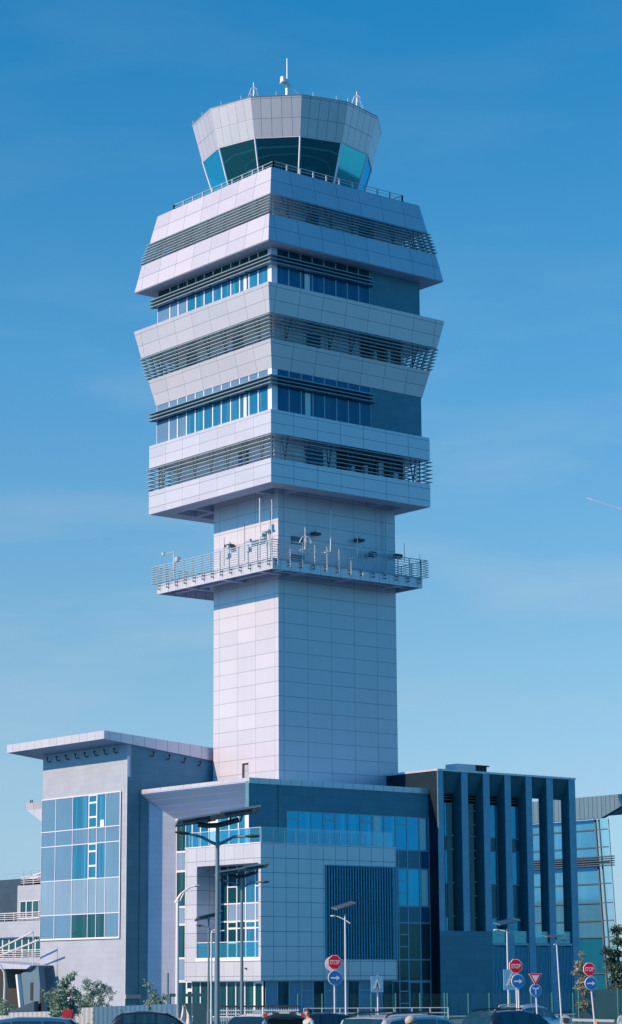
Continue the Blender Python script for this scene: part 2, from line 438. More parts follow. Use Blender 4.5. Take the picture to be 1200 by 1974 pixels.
# glazed storeys
VL = [12.78, 11.01, 9.84, 8.58, 7.38, 6.21, 5.0, 3.84, 2.61, 1.43, .21, -.98, -2.27]
VR = [-2.17, -.99, .22, 1.4, 2.58, 3.81, 5.01, 6.19, 7.37]
def glazed_storey(z0, zs, zt, z1, shade_transom):
    w = 7.73; c = K - w
    core = MB(); core.box(c, K+w, c, K+w, z0-.05, z1+.05); core.build('stone_wall', M['stone_dark'], tower)
    for i in range(len(VL)-1):
        gm = 'glass_spandrel' if i < 3 else 'glass_blue'
        window(tower, 'L', c, VL[i+1], VL[i], z0, zs, gm, edges='lr', t=.06, blind=(.3, .6, .98) if i == 9 else None)
        window(tower, 'L', c, VL[i+1], VL[i], zt, z1, 'glass_dark' if shade_transom else 'glass_spandrel', edges='lrb', t=.05)  # upper storey transoms darker: overhang shade put into the glass colour
    for i in range(len(VR)-1):
        window(tower, 'R', c, VR[i], VR[i+1], z0, zs, 'glass_deep', edges='lr', t=.05, frame='grey_frame', blind=(.35, .8, .98) if i == 2 else None)
        window(tower, 'R', c, VR[i], VR[i+1], zt, z1, 'glass_dark' if shade_transom else 'glass_deep', edges='lrb', t=.05, frame='grey_frame')
    p = MB(); p.box(c-.07, c+.30, -2.27, c+.001, z0, z1) if False else None
    p.box(c-.075, c-.002, c-.075, -2.27, z0, z1); p.box(c-.002, -2.17, c-.075, c-.002, z0, z1)
    p.build('corner_post', M['white_frame'], tower)
    # shelf of sun-shade blades round the glazing
    b = MB()
    for k in range(3):
        z = zs + .10 + k*.29
        b.box(c-.58, c-.14, c-.58, 13.3, z, z+.075)
        b.box(c-.138, 7.37, c-.58, c-.14, z, z+.075)
    b.build('sun_shade_blade', M['blade'], tower)
    q = MB()
    for a in VL[:-1:2]: q.box(c-.5, c-.075, a-.03, a+.03, zs+.02, zs+.09)
    for a in VR[::2]: q.box(a-.03, a+.03, c-.5, c-.075, zs+.02, zs+.09)
    build_each(q, 'shade_bracket', M['strut'], tower)
    bk = MB(); fbox(bk, 'L', c, -2.27, 12.78, zs, zt, .03, -.003); fbox(bk, 'R', c, -2.17, 7.37, zs, zt, .03, -.003)
    bk.build('shade_backing', M['glass_deep'], tower)
glazed_storey(55.84, 57.72, 58.62, 59.17, True)
glazed_storey(46.02, 48.00, 48.90, 49.41, False)

# gallery platform round the shaft
P = 7.64
pl = MB(); pl.box(K-P, K+P, K-P, K+P, 34.36, 34.50)
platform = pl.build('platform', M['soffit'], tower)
f = MB()
f.box(K-P, K-P+.15, K-P, K+P, 33.64, 34.355); f.box(K+P-.15, K+P, K-P, K+P, 33.64, 34.355)
f.box(K-P+.15, K+P-.15, K-P, K-P+.15, 33.64, 34.355); f.box(K-P+.15, K+P-.15, K+P-.15, K+P, 33.64, 34.355)
f.build('fascia', M['panel_fascia'], platform)
bm_ = MB()
for a in (-.6, 4.2, 9.0): bm_.box(K-P+.2, -.002, a, a+.5, 33.72, 34.35)
for a in (.8, 5.4, 10.6): bm_.box(a, a+.5, K-P+.2, -.002, 33.72, 34.35)
bm_.box(-1.15, -.75, K-P+.2, 12.4, 33.80, 34.34); bm_.box(-.7, 12.4, -1.15, -.75, 33.80, 34.34)
bm_.build('bracket_beam', M['soffit'], platform)
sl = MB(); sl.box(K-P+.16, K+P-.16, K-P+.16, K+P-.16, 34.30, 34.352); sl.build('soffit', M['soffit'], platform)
W = P + .22
posts = MB(); rails = MB(); brk = MB()
n = 12
for j in range(n+1):
    a = K - P + .35 + (2*P-.7)*j/n
    for sgn in (-1, 1):
        posts.box(K+sgn*W-.045, K+sgn*W+.035, a-.025, a+.025, 33.92, 35.88)
        posts.box(a-.025, a+.025, K+sgn*W-.045, K+sgn*W+.035, 33.92, 35.88)
        x0, x1 = sorted((K+sgn*(P+.002), K+sgn*(W-.046)))
        for zz in (33.98, 34.24):
            brk.box(x0, x1, a-.05, a+.05, zz, zz+.07); brk.box(a-.05, a+.05, x0, x1, zz, zz+.07)
build_each(posts, 'railing_post', M['steel'], platform); brk.build('railing_bracket', M['steel_dark'], platform)
for k in range(8):
    z = 34.52 + k*.19; w = W + .05 + (.10 if k < 7 else .06); r = .028 if k < 7 else .038
    rails.tube([(K-w, K-w, z), (K+w, K-w, z), (K+w, K+w, z), (K-w, K+w, z), (K-w, K-w, z)], r, 6, caps=False)
rails.build('railing', M['steel'], platform)

dk = MB(); dk.box(K-7.2, K+7.2, K-7.2, K+7.2, 65.863, 65.90); dk.build('terrace_deck', M['slate'], tower)
# parapet railing on the roof terrace below the cab
rl = MB(); w = 6.8
for z in (66.0, 66.28, 66.55, 66.80): rl.tube([(K-w,K-w,z),(K+w,K-w,z),(K+w,K+w,z),(K-w,K+w,z),(K-w,K-w,z)], .03 if z > 66.7 else .02, 6, caps=False)
for j in range(11):
    a = K - w + 2*w*j/10
    for sgn in (-1, 1):
        rl.box(K+sgn*w-.05, K+sgn*w+.05, a-.05, a+.05, 65.86, 66.82); rl.box(a-.05, a+.05, K+sgn*w-.05, K+sgn*w+.05, 65.86, 66.82)
rl.build('terrace_railing', M['steel'], tower)

# the twelve-sided cab
def dodeca(rad, z): return [Vector((K + rad*math.cos(R(30*i)), K + rad*math.sin(R(30*i)), z)) for i in range(12)]
def cab_uv(co, n):
    if abs(n.z) > .8: return (co.x, co.y)
    t = Vector((0,0,1)).cross(n).normalized()
    mid = Vector((K, K, 0)); d = co - mid
    return (d.dot(t) , co.z - 70.1)
cab = MB(); cab.add(dodeca(5.9, 65.8) + dodeca(6.08, 66.38), [(i, (i+1)%12, 12+(i+1)%12, 12+i) for i in range(12)] + [tuple(range(23, 11, -1)), tuple(range(12))])
cab.build('cab_base', M['panel_cab'], tower, uvfun=cab_uv)
top = MB(); a, b = dodeca(7.21, 69.85), dodeca(8.05, 73.03)
top.add(a + b, [(i, (i+1)%12, 12+(i+1)%12, 12+i) for i in range(12)] + [tuple(range(23, 11, -1))])
crown = top.build('cab_crown', M['panel_cab'], tower, uvfun=cab_uv)
rf = MB(); rf.add(dodeca(7.9, 72.80) + dodeca(8.1, 73.06), [(i, (i+1)%12, 12+(i+1)%12, 12+i) for i in range(12)] + [tuple(range(23, 11, -1)), tuple(range(12))])
rf.build('cap', M['steel'], crown)
cl = MB(); cl.add(dodeca(7.18, 69.84) + dodeca(7.12, 69.95), [tuple(range(12)), tuple(range(23, 11, -1))]); cl.build('cab_ceiling', M['interior'], tower)
for i in range(12):
    q0, q1 = dodeca(6.08, 66.38), dodeca(7.16, 69.84); j = (i+1) % 12
    g = MB(); g.quad(q0[i], q0[j], q1[j], q1[i]); wn = g.build('window', M['cab_glass'], tower)
    m = MB(); m.tube([q0[i]*1.0, q1[i]], .085, 6); m.tube([q1[i]-Vector((0,0,.03)), q1[j]-Vector((0,0,.03))], .05, 6); m.build('mullion', M['white_frame'], wn)
core = MB()
core.box(K-1.3, K+1.3, K-1.3, K+1.3, 66.4, 69.83)
for i in range(12):
    q = dodeca(4.9, 66.4); j = (i+1) % 12
    c0 = q[i]*.97 + q[j]*.03; c1 = q[i]*.03 + q[j]*.97; inn = (Vector((K, K, 66.4)) - c0).normalized()*.8
    core.prism([c0, c1, c1+inn, c0+inn], (0, 0, .95))
    if i % 2 == 0:
        mid = (q[i]+q[j])/2; d = (mid - Vector((K, K, 66.4))).normalized(); t = Vector((-d.y, d.x, 0))
        core.obox(mid + Vector((0,0,1.5)), t, d, UP, .5, .05, .32)
core.build('control_desk', M['interior'], tower)
m = MB()
for rad, z in ((5.6, 69.55), (3.6, 69.6)):
    q = dodeca(rad, z); m.tube(q + [q[0]], .09, 6, caps=False)
m.build('streak_ring', M['steel'], tower)  # pale tubes added to stand in for reflection streaks in the panes
# lightning spikes round the crown
for i in range(12):
    for u in ((0.0, .5) if i % 2 else (.25, .75)):
        q = dodeca(7.98, 73.0); p = q[i].lerp(q[(i+1)%12], u); m = MB(); m.tube([p, p+Vector((0,0,.42))], .03, 5, .022); m.build('lightning_spike', M['steel_white'], crown)

# ------------------------------------------------------------------ aerials and lamps fixed to the tower (lifted off one by one)
AER = 'aerials on the control tower'
def mast(label, pts, r, r1=None, name='aerial_mast', extra=None, mat='steel_white'):
    t = thing('aerial', label, 'aerial', pts[0], AER)
    m = MB(); m.tube(pts, r*.8, 8, (r1 or r)*.8); m.build('rod', M[mat], t)
    if extra: extra(t)
    return t
def bead(t, p, rad=.13, hgt=.3, name='lamp_head'):
    m = MB(); p = Vector(p); m.tube([p, p+Vector((0,0,hgt))], rad, 10); m.build(name, M['steel_white'], t)
def mainmast(t):
    bead(t, (K-.38, K+.1, 77.2), .24, .46)
    m = MB(); m.box(K-.65, K+.35, K-.02, K+.2, 77.05, 77.17); m.tube([(K+.1, K-.1, 77.0), (K+1.9, K-1.1, 75.2)], .03, 5); m.tube([(K, K, 73.0), (K, K, 77.3)], .15, 8); m.build('stay', M['steel'], t)
mast('tall central mast with a lamp and side stay on the cab roof', [(K, K, 73.05), (K, K, 75.5), (K, K, 79.4)], .10, .05, extra=mainmast)
def cone_wires(top, base, rad, n=6, curve=.25):
    def f(t):
        m = MB(); top_ = Vector(top)
        for i in range(n):
            a = 2*PI*i/n; d = Vector((math.cos(a), math.sin(a), 0))
            m.tube([top_, top_ + d*rad*.55 + Vector((0,0,(base-top_.z)*curve)), top_ + d*rad + Vector((0,0,base-top_.z))], .022, 5)
        m.build('radial_wire', M['steel_white'], t)
    return f
mast('short lightning rod with wire cone on the left of the cab roof', [(2.9, 6.9, 73.05), (2.9, 6.9, 77.3)], .07, .04, extra=cone_wires((2.9, 6.9, 76.9), 76.05, .5))
mast('short lightning rod with wire cone on the right of the cab roof', [(9.4, 1.1, 73.05), (9.4, 1.1, 76.25)], .07, .04, extra=cone_wires((9.4, 1.1, 75.95), 75.1, .5))
q = K - W
mast('tallest white pole aerial rising from the sunlit gallery railing', [(q-.05, -1.33, 34.6), (q-.05, -1.33, 39.3)], .07, .05)
mast('thin white rod at the front corner of the gallery', [(q-.02, q-.02, 34.6), (q-.02, q-.02, 38.95)], .055, .035)
mast('whip aerial on a bent bracket on the shaded gallery railing', [(2.1, q-.05, 35.3), (2.2, q-.35, 35.3), (2.7, q-.35, 35.45), (2.74, q-.35, 36.2), (2.76, q-.35, 37.4), (2.78, q-.35, 38.75)], .07, .04)
for lab, a in (('umbrella shaped ground plane aerial left of the bent whip', .15), ('umbrella shaped ground plane aerial right of the bent whip', 5.42)):
    z = 35.95 if a < 1 else 35.85
    mast(lab, [(a-.5, q-.05, 35.2), (a-.45, q-.4, 35.2), (a-.05, q-.4, 35.3), (a, q-.4, 35.6), (a, q-.4, 37.05)], .065, .04, extra=cone_wires((a, q-.4, z+.45), z-.15, .55))
mast('slim grey pole fixed high on the shaded shaft edge', [(10.9, -.25, 34.5), (10.9, -.25, 40.2)], .07, .06, mat='steel')
mast('thin dark aerial with cross arm near the right end of the gallery', [(10.65, q, 35.5), (10.65, q, 37.1)], .03, .02, mat='steel_dark')
mast('shortest dark stub aerial at the right corner of the gallery', [(12.3, q, 35.5), (12.3, q, 36.35)], .03, .02, mat='steel_dark')
def cluster(t):
    m = MB()
    for dx, h0 in ((.0, 1.5), (.3, 1.2), (-.3, 1.3)): m.tube([(q+.3, -2.0+dx, 35.5), (q+.3, -2.0+dx, 35.6+h0)], .05, 6)
    m.box(q-.1, q+.6, -2.45, -1.6, 36.55, 36.68); m.box(q+.1, q+.45, -2.5, -2.3, 36.5, 37.1); m.box(q-.2, q+.2, -1.8, -1.5, 36.2, 36.45)
    m.build('sensor_box', M['steel'], t)
mast('cluster of weather sensors on short stems by the front corner railing', [(q+.3, -2.2, 34.52), (q+.3, -2.2, 38.2)], .035, .025, extra=cluster, mat='steel_dark', name='sensor_cluster')
def vane(y, z, s=1):
    def f(t):
        m = MB(); m.tube([(q-.12, y-.2, z), (q-.12, y+1.5*s, z)], .05, 6); m.box(q-.22, q-.02, y+1.4*s-.12, y+1.4*s+.12, z-.07, z+.16); m.box(q-.3, q+.05, y-.75, y-.35, z-.85, z-.5); m.build('cross_arm', M['steel'], t)
    return f
mast('white camera arm at the far left end of the gallery railing', [(q-.12, 10.0, 34.6), (q-.12, 10.0, 36.75)], .05, .05, extra=vane(10.0, 36.7), name='camera_arm', mat='steel')
mast('dark sensor pair on a stem at the middle of the sunlit railing', [(q-.1, 3.2, 34.6), (q-.1, 3.2, 36.9)], .03, .025, extra=vane(3.2, 36.0, -.4), name='sensor_stem', mat='steel_dark')
mast('thin dark stem with side sensor between sunlit railing middle and corner', [(q-.1, .55, 34.6), (q-.1, .55, 37.6)], .03, .025, extra=vane(.55, 36.1, -.5), name='sensor_stem', mat='steel_dark')
def flood(label, p, nrm, t_):
    t = thing('floodlight', label, 'floodlight', p, 'floodlights on the tower shaft')
    p = Vector(p); m = MB(); m.obox(p + nrm*.35, nrm, t_, UP, .25, .35, .10); m.build('lamp_head', M['steel_dark'], t)
    m = MB(); m.tube([p, p + nrm*.35 + UP*.35], .04, 6); m.build('bracket', M['steel'], t)
flood('small floodlight on the sunlit side of the shaft', (0, 5.9, 36.9), Vector((-1,0,0)), Vector((0,1,0)))
flood('small floodlight on the shaded side of the shaft, above the left umbrella aerial', (3.5, 0, 37.35), Vector((0,-1,0)), Vector((1,0,0)))
flood('small floodlight on the shaded side of the shaft, above the right umbrella aerial', (8.0, 0, 37.35), Vector((0,-1,0)), Vector((1,0,0)))
mast('horizontal twin sensor arm on the shaded shaft beside the slim grey pole', [(9.3, -.02, 36.35), (9.3, -.5, 36.35), (11.9, -.5, 36.6)], .05, .05, name='sensor_arm', mat='steel',
     extra=lambda t: (lambda m: (m.obox((9.2, -.55, 36.3), Vector((1,0,0)), Vector((0,1,0)), UP, .28, .2, .2), m.obox((11.9, -.55, 36.45), Vector((1,0,0)), Vector((0,1,0)), UP, .35, .2, .16), m.build('sensor_head', M['steel_dark'], t)))(MB()))
# ------------------------------------------------------------------ ground
g = MB(); g.box(-3000, 3000, -3000, 3000, -.5, 0); tag(g.build('ground', M['asphalt']), kind='structure')
g = MB(); g.box(-30, 60, -16, 40, .004, .12); tag(g.build('pavement', M['paving']), kind='structure')
# painted bay lines on the car park
g = MB()
for i in range(14):
    a = -14 + i*2.5; p = fp(a, 58); g.obox(p + RR*0 + HH*2.5 + UP*.006, RR, HH, UP, .06, 2.5, .002)
    p = fp(a, 90); g.obox(p + HH*2.5 + UP*.006, RR, HH, UP, .06, 2.5, .002)
tag(g.build('bay_marking', M['white_sign']), kind='structure')

# ------------------------------------------------------------------ office block at the foot of the tower
ob = thing('office_building', 'low office block wrapped round the tower foot with a white projecting box and a terrace', 'building', (2, 2, 0))
A, GP, B5, VE = -6.71, -4.04, -5.0, 8.96
m = MB()
m.box(-3.96, 10.83, B5, -.004, .12, 17.06)
m.box(-3.96, -.004, -.004, 8.9, .12, 17.06); m.box(12.104, 12.2, -.004, 1, .12, 17)
m.box(0, 10.83, 8.464, 8.9, .12, 17.06)
m.build('stone_wall', M['stone_dark'], ob)
# roof edge cap
m = MB(); m.box(A, -.01, B5-.06, VE, 17.065, 17.33); m.box(-.01, 10.88, B5-.06, -.01, 17.065, 17.33); m.build('roof_cap', M['panel_fascia'], ob)
m = MB(); m.box(A+.3, -.02, B5+.25, VE-.3, 17.333, 17.345); m.box(-.02, 10.6, B5+.25, -.02, 17.333, 17.345); m.build('roof_bounce', M['roof_bounce'], ob)  # out of sight, added and coloured for its bounce light
m = MB(); m.box(A+.001, 10.86, B5-.05, B5-.002, 16.92, 17.062); m.build('cap_flashing', M['panel_fascia'], ob)
# splayed portal round the recessed glazing
m = MB(); m.prism([(A+.02, -4.58, 17.0), (GP, -4.58, 15.08), (GP, -4.58, 15.3), (GP, -4.58, 17.06), (A+.02, -4.58, 17.06)], (0, 8.9+4.58, 0))
def sof_uv(co, n): return (co.y, (co.x - A))
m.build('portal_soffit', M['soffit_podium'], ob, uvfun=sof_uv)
zz = lambda x: 17.0 - (x - A)/(GP - A)*1.92
m = MB(); x1 = A + .82
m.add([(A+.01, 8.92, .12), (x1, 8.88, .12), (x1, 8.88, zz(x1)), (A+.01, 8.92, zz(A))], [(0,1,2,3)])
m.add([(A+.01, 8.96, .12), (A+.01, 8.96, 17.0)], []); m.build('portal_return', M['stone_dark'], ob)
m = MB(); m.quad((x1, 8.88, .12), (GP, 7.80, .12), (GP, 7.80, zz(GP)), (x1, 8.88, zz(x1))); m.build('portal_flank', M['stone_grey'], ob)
m = MB(); m.box(A, GP, B5, -4.6, 12.52, 17.06); m.build('terrace_wall', M['stone_dark'], ob)
m = MB(); m.box(A-.02, A-.002, B5-.01, -4.55, 12.52, 15.05); m.box(A-.03, A+.06, -4.55, 7.8, 15.05, 15.14) if False else None; m.build('wall_trim', M['white_frame'], ob)
m = MB(); m.box(GP-.10, GP-.004, -4.6, 7.8, 15.0, 15.10); m.build('portal_trim', M['white_frame'], ob)
# recessed curtain wall in the portal
VG = [7.79, 6.58, 5.69, 4.61, 3.53, 2.4, .96, -.21, -1.37, -2.5, -3.55, -4.59]
for i in range(len(VG)-1):
    window(ob, 'L', GP+.05, VG[i+1], VG[i], 12.56, 15.0, 'glass_dark' if i == 0 else 'glass_blue', t=.06,
           bars_h=(13.9,) if i in (1, 6) else (), edges='lrb' if i else 'rb', blind=(.1, .9, .97) if i == 4 else None)
for (z0, z1, gm) in ((11.07, 12.55, 'glass_pale'), (8.34, 11.06, 'glass_dark'), (7.0, 8.33, 'glass_pale'), (4.45, 6.99, 'glass_dark'), (2.72, 4.44, 'glass_pale')):
    window(ob, 'L', GP+.05, 6.35, 7.79, z0, z1, gm, t=.07)
    window(ob, 'L', GP+.05, 2.75, 6.34, z0, z1, gm, t=.07)
for a0, a1 in ((6.35, 7.79), (2.75, 3.4)): window(ob, 'L', GP+.05, a0, a1, .13, 2.7, 'glass_dark', t=.07)
for a0 in (3.41, 4.88):
    w = window(ob, 'L', GP+.05, a0, a0+1.46, .13, 2.1, 'glass_dark', t=.16, name='door')
    window(ob, 'L', GP+.05, a0, a0+1.46, 2.11, 2.7, 'glass_dark', t=.07)
# white projecting box
BU, BV, TOP, BOT = -6.85, -6.6, 12.50, 2.77
m = MB(); th = .28
m.box(BU, BU+th, 1.2, 2.72, BOT, TOP); m.box(BU, BU+th, BV, 1.2, 11.10, TOP); m.box(BU, BU+th, BV, 1.2, BOT, 4.34)
m.box(BU+.004, -.88, BV+.002, BV+th, BOT+.002, TOP-.002)
m.box(-.88, 5.798, BV+.002, BV+th, 11.05, TOP-.002); m.box(-.88, 5.798, BV+.002, BV+th, BOT+.002, 4.25)
m.box(5.8, 6.05, BV+.002, -5.004, BOT+.002, TOP-.002)
m.box(BU+th, GP-.1, 2.5, 2.72, BOT, TOP)
white_box = m.build('white_box', M['panel_box'], ob)
m = MB(); m.box(BU+th, 5.8, BV+th, B5-.06, TOP-.3, TOP-.05); m.box(BU+th, GP-.1, B5-.06, 2.5, TOP-.3, TOP-.05); m.build('terrace_floor', M['soffit'], ob)
m = MB(); m.box(BU-.04, BU+.3, BV-.04, 2.72, TOP+.001, TOP+.07); m.box(BU+.3, 6.07, BV-.04, BV+.3, TOP+.001, TOP+.07); m.build('coping', M['white_frame'], white_box)
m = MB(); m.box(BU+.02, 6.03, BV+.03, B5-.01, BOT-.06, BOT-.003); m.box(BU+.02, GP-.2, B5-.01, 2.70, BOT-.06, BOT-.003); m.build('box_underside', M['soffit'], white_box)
# loggia cut into the box
LU = -4.62
m = MB(); m.box(BU+th, LU, 1.205, 1.30, 4.34, 11.1); m.build('loggia_reveal', M['panel_box'], ob)
m = MB(); m.box(BU+th, LU, BV+th, 1.2, 11.12, 11.3); m.build('loggia_ceiling', M['soffit'], ob); m = MB(); m.box(BU+th, LU, BV+th, 1.2, 4.2, 4.36); m.build('loggia_floor', M['soffit'], ob)
VC = [1.2, .29, -.86, -1.94, -3.13, -4.3, -5.3, -6.3]
for i in range(len(VC)-1):
    blue = i >= 3
    window(ob, 'L', LU, VC[i+1], VC[i], 8.36, 11.1, 'glass_blue' if blue else 'glass_dark', t=.05, bars_h=(9.6,) if i in (1, 4) else (), edges='lrb')
    window(ob, 'L', LU, VC[i+1], VC[i], 7.07, 8.35, 'glass_pale' if i else 'glass_dark', t=.045)  # first column dark: the reveal's cast shadow put into the pane colour
    window(ob, 'L', LU, VC[i+1], VC[i], 4.37, 7.06, 'glass_dark' if i < 3 else 'glass_blue', t=.09 if i in (1, 3) else .05, bars_h=(6.55, 5.5) if i == 1 else ((6.55,) if i != 0 else ()), name='door' if i == 3 else 'window')
m = MB(); m.box(BU+.03, BU+.06, BV+.05, 1.18, 4.36, 5.48); m.build('loggia_balustrade', M['clear'], ob)
m = MB(); m.box(BU-.03, BU+.05, BV-.02, 1.24, 4.30, 4.42) if False else m.box(BU-.05, BU-.003, BV-.02, 1.24, 4.14, 4.40); m.box(BU+.025, BU+.065, BV+.05, 1.18, 5.485, 5.53); m.build('loggia_sill', M['white_frame'], ob)
# terrace glass balustrade
m = MB(); m.box(BU+.06, BU+.09, BV+.06, 2.40, TOP+.09, TOP+1.12); m.box(BU+.10, 5.75, BV+.06, BV+.09, TOP+.09, TOP+1.12)
gb = m.build('terrace_balustrade', M['clear'], ob)
m = MB()
for i in range(12): u = BU + .1 + i*1.06; m.box(u, u+.03, BV+.04, BV+.055, TOP+.08, TOP+1.10)
for i in range(8): v = BV + .1 + i*1.25; m.box(BU+.04, BU+.055, v, v+.03, TOP+.08, TOP+1.10)
m.box(BU+.055, BU+.095, BV+.06, 2.4, TOP+1.122, TOP+1.155); m.box(BU+.10, 5.75, BV+.055, BV+.095, TOP+1.122, TOP+1.155)
m.build('clamp', M['steel_white'], gb)
# strip of windows over the terrace
US = [-3.25, -2.07, -.89, .26, 1.46, 2.63, 3.85, 5.08, 6.23, 7.38, 8.54, 9.76, 10.82]
for i in range(12):
    door = i in (3, 6)
    window(ob, 'R', B5, US[i], US[i+1], 12.5, 15.05, 'glass_cyan', 'grey_frame', t=.10 if door else .05, bars_h=(14.5,) if door or i in (0, 9) else (),
           name='door' if door else 'window', blind=(.15, .7, .97) if i in (7, 11) else None)
UG = [6.10, 7.61, 8.55, 9.77, 10.82]
for (z0, z1, gm) in ((11.09, 12.49, 'glass_spandrel_dark'), (8.26, 11.08, 'glass_cyan'), (7.0, 8.25, 'glass_spandrel_dark'), (4.24, 6.99, 'glass_dark'), (2.65, 4.23, 'glass_dark'), (.13, 2.64, 'glass_dark')):
    for i in range(4):
        door = z0 < 1 and i in (2, 3)
        window(ob, 'R', B5, UG[i], UG[i+1], z0, z1, gm, 'grey_frame', t=.12 if door else .05, bars_h=((z0+z1)/2+.5, (z0+z1)/2-.4) if i == 1 and z1-z0 > 2 else (),
               name='door' if door else 'window', blind=(.2, .8, .98) if (gm == 'glass_cyan' and i == 3) else None)
# upright steel fins screening windows on the shaded face
m = MB(); m.box(-.86, 6.0, BV+.34, BV+.40, 4.26, 11.04); m.build('screen_backing', M['glass_dark'], ob)
for a0 in (.2, 3.6):
    for z0, z1 in ((8.6, 10.8), (4.6, 6.8)):
        window(ob, 'R', BV+.34, a0, a0+1.5, z0, z1, 'glass_deep', 'grey_frame', t=.07, bars_h=(z1-.6, z0+.7))
m = MB(); nf = 27
for i in range(nf):
    u = -.80 + i*(6.0+.72)/(nf-1); m.box(u-.034, u+.034, BV-.08, BV+.10, 4.22, 11.10)
m.build('screen_fin', M['fin_screen'], ob)
m = MB()
for z in (10.85, 8.35, 7.05, 4.45): m.box(-.86, 6.02, BV+.125, BV+.17, z-.05, z+.05)
m.box(5.92, 6.06, BV-.12, BV-.01, 4.2, 11.12)
m.build('screen_rail', M['fin_screen'], ob)
# ground floor glazing under the box
for i in range(8):
    a = -6.1 + i*1.09; window(ob, 'L', -6.2, a, a+1.08, .13, 2.70, 'glass_dark', t=.05 if i else .16)
for i in range(11):
    a = -6.1 + i*1.1; window(ob, 'R', -6.1, a, a+1.09, .13, 2.70, 'glass_pale' if i % 3 != 1 else 'glass_dark', 'grey_frame', t=.05, bars_h=(2.0,) if i in (3, 5, 8) else ())
m = MB(); m.box(-6.19, 5.9, -6.06, -5.01, .12, 2.70); m.box(-6.17, -4.2, -5.0, 2.6, .12, 2.70); m.build('lobby_wall', M['dark_void'], ob)
m = MB(); m.tube([(6.55, -6.75, 2.0), (6.55, -6.75, 2.15)], .02, 6); m.obox((BU-.06, -4.9, 3.6), Vector((1,0,0)), Vector((0,1,0)), UP, .08, .07, .05); m.build('camera_dome', M['black'], ob)

# ------------------------------------------------------------------ stone wing with the big tilted roof, left
lw = thing('stone_wing', 'pale stone clad office wing with square glazed grid under a tilted white canopy roof', 'building', (-4, 15, 0))
LX, L0, L1 = -7.88, 9.01, 21.16
zb = lambda x: 21.11 - (x + 10.18)*.1107
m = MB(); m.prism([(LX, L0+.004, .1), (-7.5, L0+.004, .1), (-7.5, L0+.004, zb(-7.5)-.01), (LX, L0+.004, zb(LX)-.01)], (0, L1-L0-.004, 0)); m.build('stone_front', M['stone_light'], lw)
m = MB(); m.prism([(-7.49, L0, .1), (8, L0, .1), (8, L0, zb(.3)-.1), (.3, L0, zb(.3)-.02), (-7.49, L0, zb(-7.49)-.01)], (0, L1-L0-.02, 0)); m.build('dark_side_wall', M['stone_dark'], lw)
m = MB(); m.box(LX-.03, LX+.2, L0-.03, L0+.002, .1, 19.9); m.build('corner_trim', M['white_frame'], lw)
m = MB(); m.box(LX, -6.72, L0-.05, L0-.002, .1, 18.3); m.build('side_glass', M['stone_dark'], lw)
m = MB(); m.box(LX-.1, -6.6, L0-.25, L0-.06, 1.45, 1.75); m.box(LX-.4, LX-.004, 12, L1, .1, .9); m.build('plinth_ledge', M['concrete'], lw)
# canopy roof
zt = lambda x: 21.75 - (x + 10.18)*.0735
m = MB(); m.prism([(-10.18, 8.85, zb(-10.18)), (.3, 8.85, zb(.3)), (8.0, 8.85, zb(.3)), (8.0, 8.85, zt(8)), (-10.18, 8.85, zt(-10.18))], (0, 23.05-8.85, 0))
def can_uv(co, n):
    if abs(n.z) > .7: return (co.x*0 + .5, co.y*.01+20)
    return (co.x if abs(n.y) > .5 else co.y, 0.0)
canopy = m.build('canopy_roof', M['panel_canopy'], lw, uvfun=can_uv)
m = MB(); m.quad((-10.1, 8.95, zb(-10.1)-.006), (-7.89, 8.95, zb(-7.89)-.006), (-7.89, 22.95, zb(-7.89)-.006), (-10.1, 22.95, zb(-10.1)-.006))
m.quad((-7.88, 21.2, zb(-7.88)-.006), (0, 21.2, zb(0)-.006), (0, 22.95, zb(0)-.006), (-7.88, 22.95, zb(-7.88)-.006))
m.build('canopy_soffit', M['soffit'], canopy, uvfun=lambda co, n: (co.y*1.9, 0))
# glazed grid
VW = [21.12, 19.03, 16.53, 14.23, 13.05, 11.82, 9.82]; ZR = [17.2, 14.6, 13.4, 10.65, 7.94, 6.08]
for r_ in range(5):
    for i in range(6):
        gm = 'glass_pale' if r_ == 3 else 'glass_spandrel'
        if r_ in (0, 2) and i in (2, 3, 4): gm = 'glass_blue'
        if r_ == 4 and i in (2, 3, 4): gm = 'glass_dark'
        tall = r_ in (0, 2)
        window(lw, 'L', LX-.02, VW[i+1], VW[i], ZR[r_+1], ZR[r_], gm, t=.09 if (tall and i == 3) else .03, bars_h=(ZR[r_]-.62, ZR[r_]-1.75) if (tall and i == 3) else (),
               blind=(.25, .65, .22) if (r_ == 0 and i == 4) else None)
m = MB(); m.box(LX-.12, LX-.075, VW[-1]-.02, VW[0], 5.98, 6.075); m.box(LX-.12, LX-.075, VW[-1]-.10, VW[-1]-.002, 5.98, 17.25); m.box(LX-.10, LX-.075, VW[-1]-.002, VW[0], 17.204, 17.27); m.build('grid_trim', M['white_frame'], lw)
# small uplighters below the canopy
for i in range(8):
    v = 10.4 + i*1.38; z = zb(LX) - .55; m = MB(); m.tube([(LX-.004, v, z), (LX-.18, v, z-.08), (LX-.3, v, z+.05), (LX-.32, v, z+.22)], .05, 6); m.ellipsoid((LX-.32, v, z+.26), .11, .11, .09, nu=8, nv=5); m.build('uplighter', M['steel_dark'], lw)
for i in range(6):
    u = -5.6 + i*1.5; z = zb(u) - .55; m = MB(); m.tube([(u, L0-.004, z), (u, L0-.18, z-.08), (u, L0-.3, z+.05), (u, L0-.32, z+.22)], .05, 6); m.ellipsoid((u, L0-.32, z+.26), .11, .11, .09, nu=8, nv=5); m.build('uplighter', M['steel_dark'], lw)

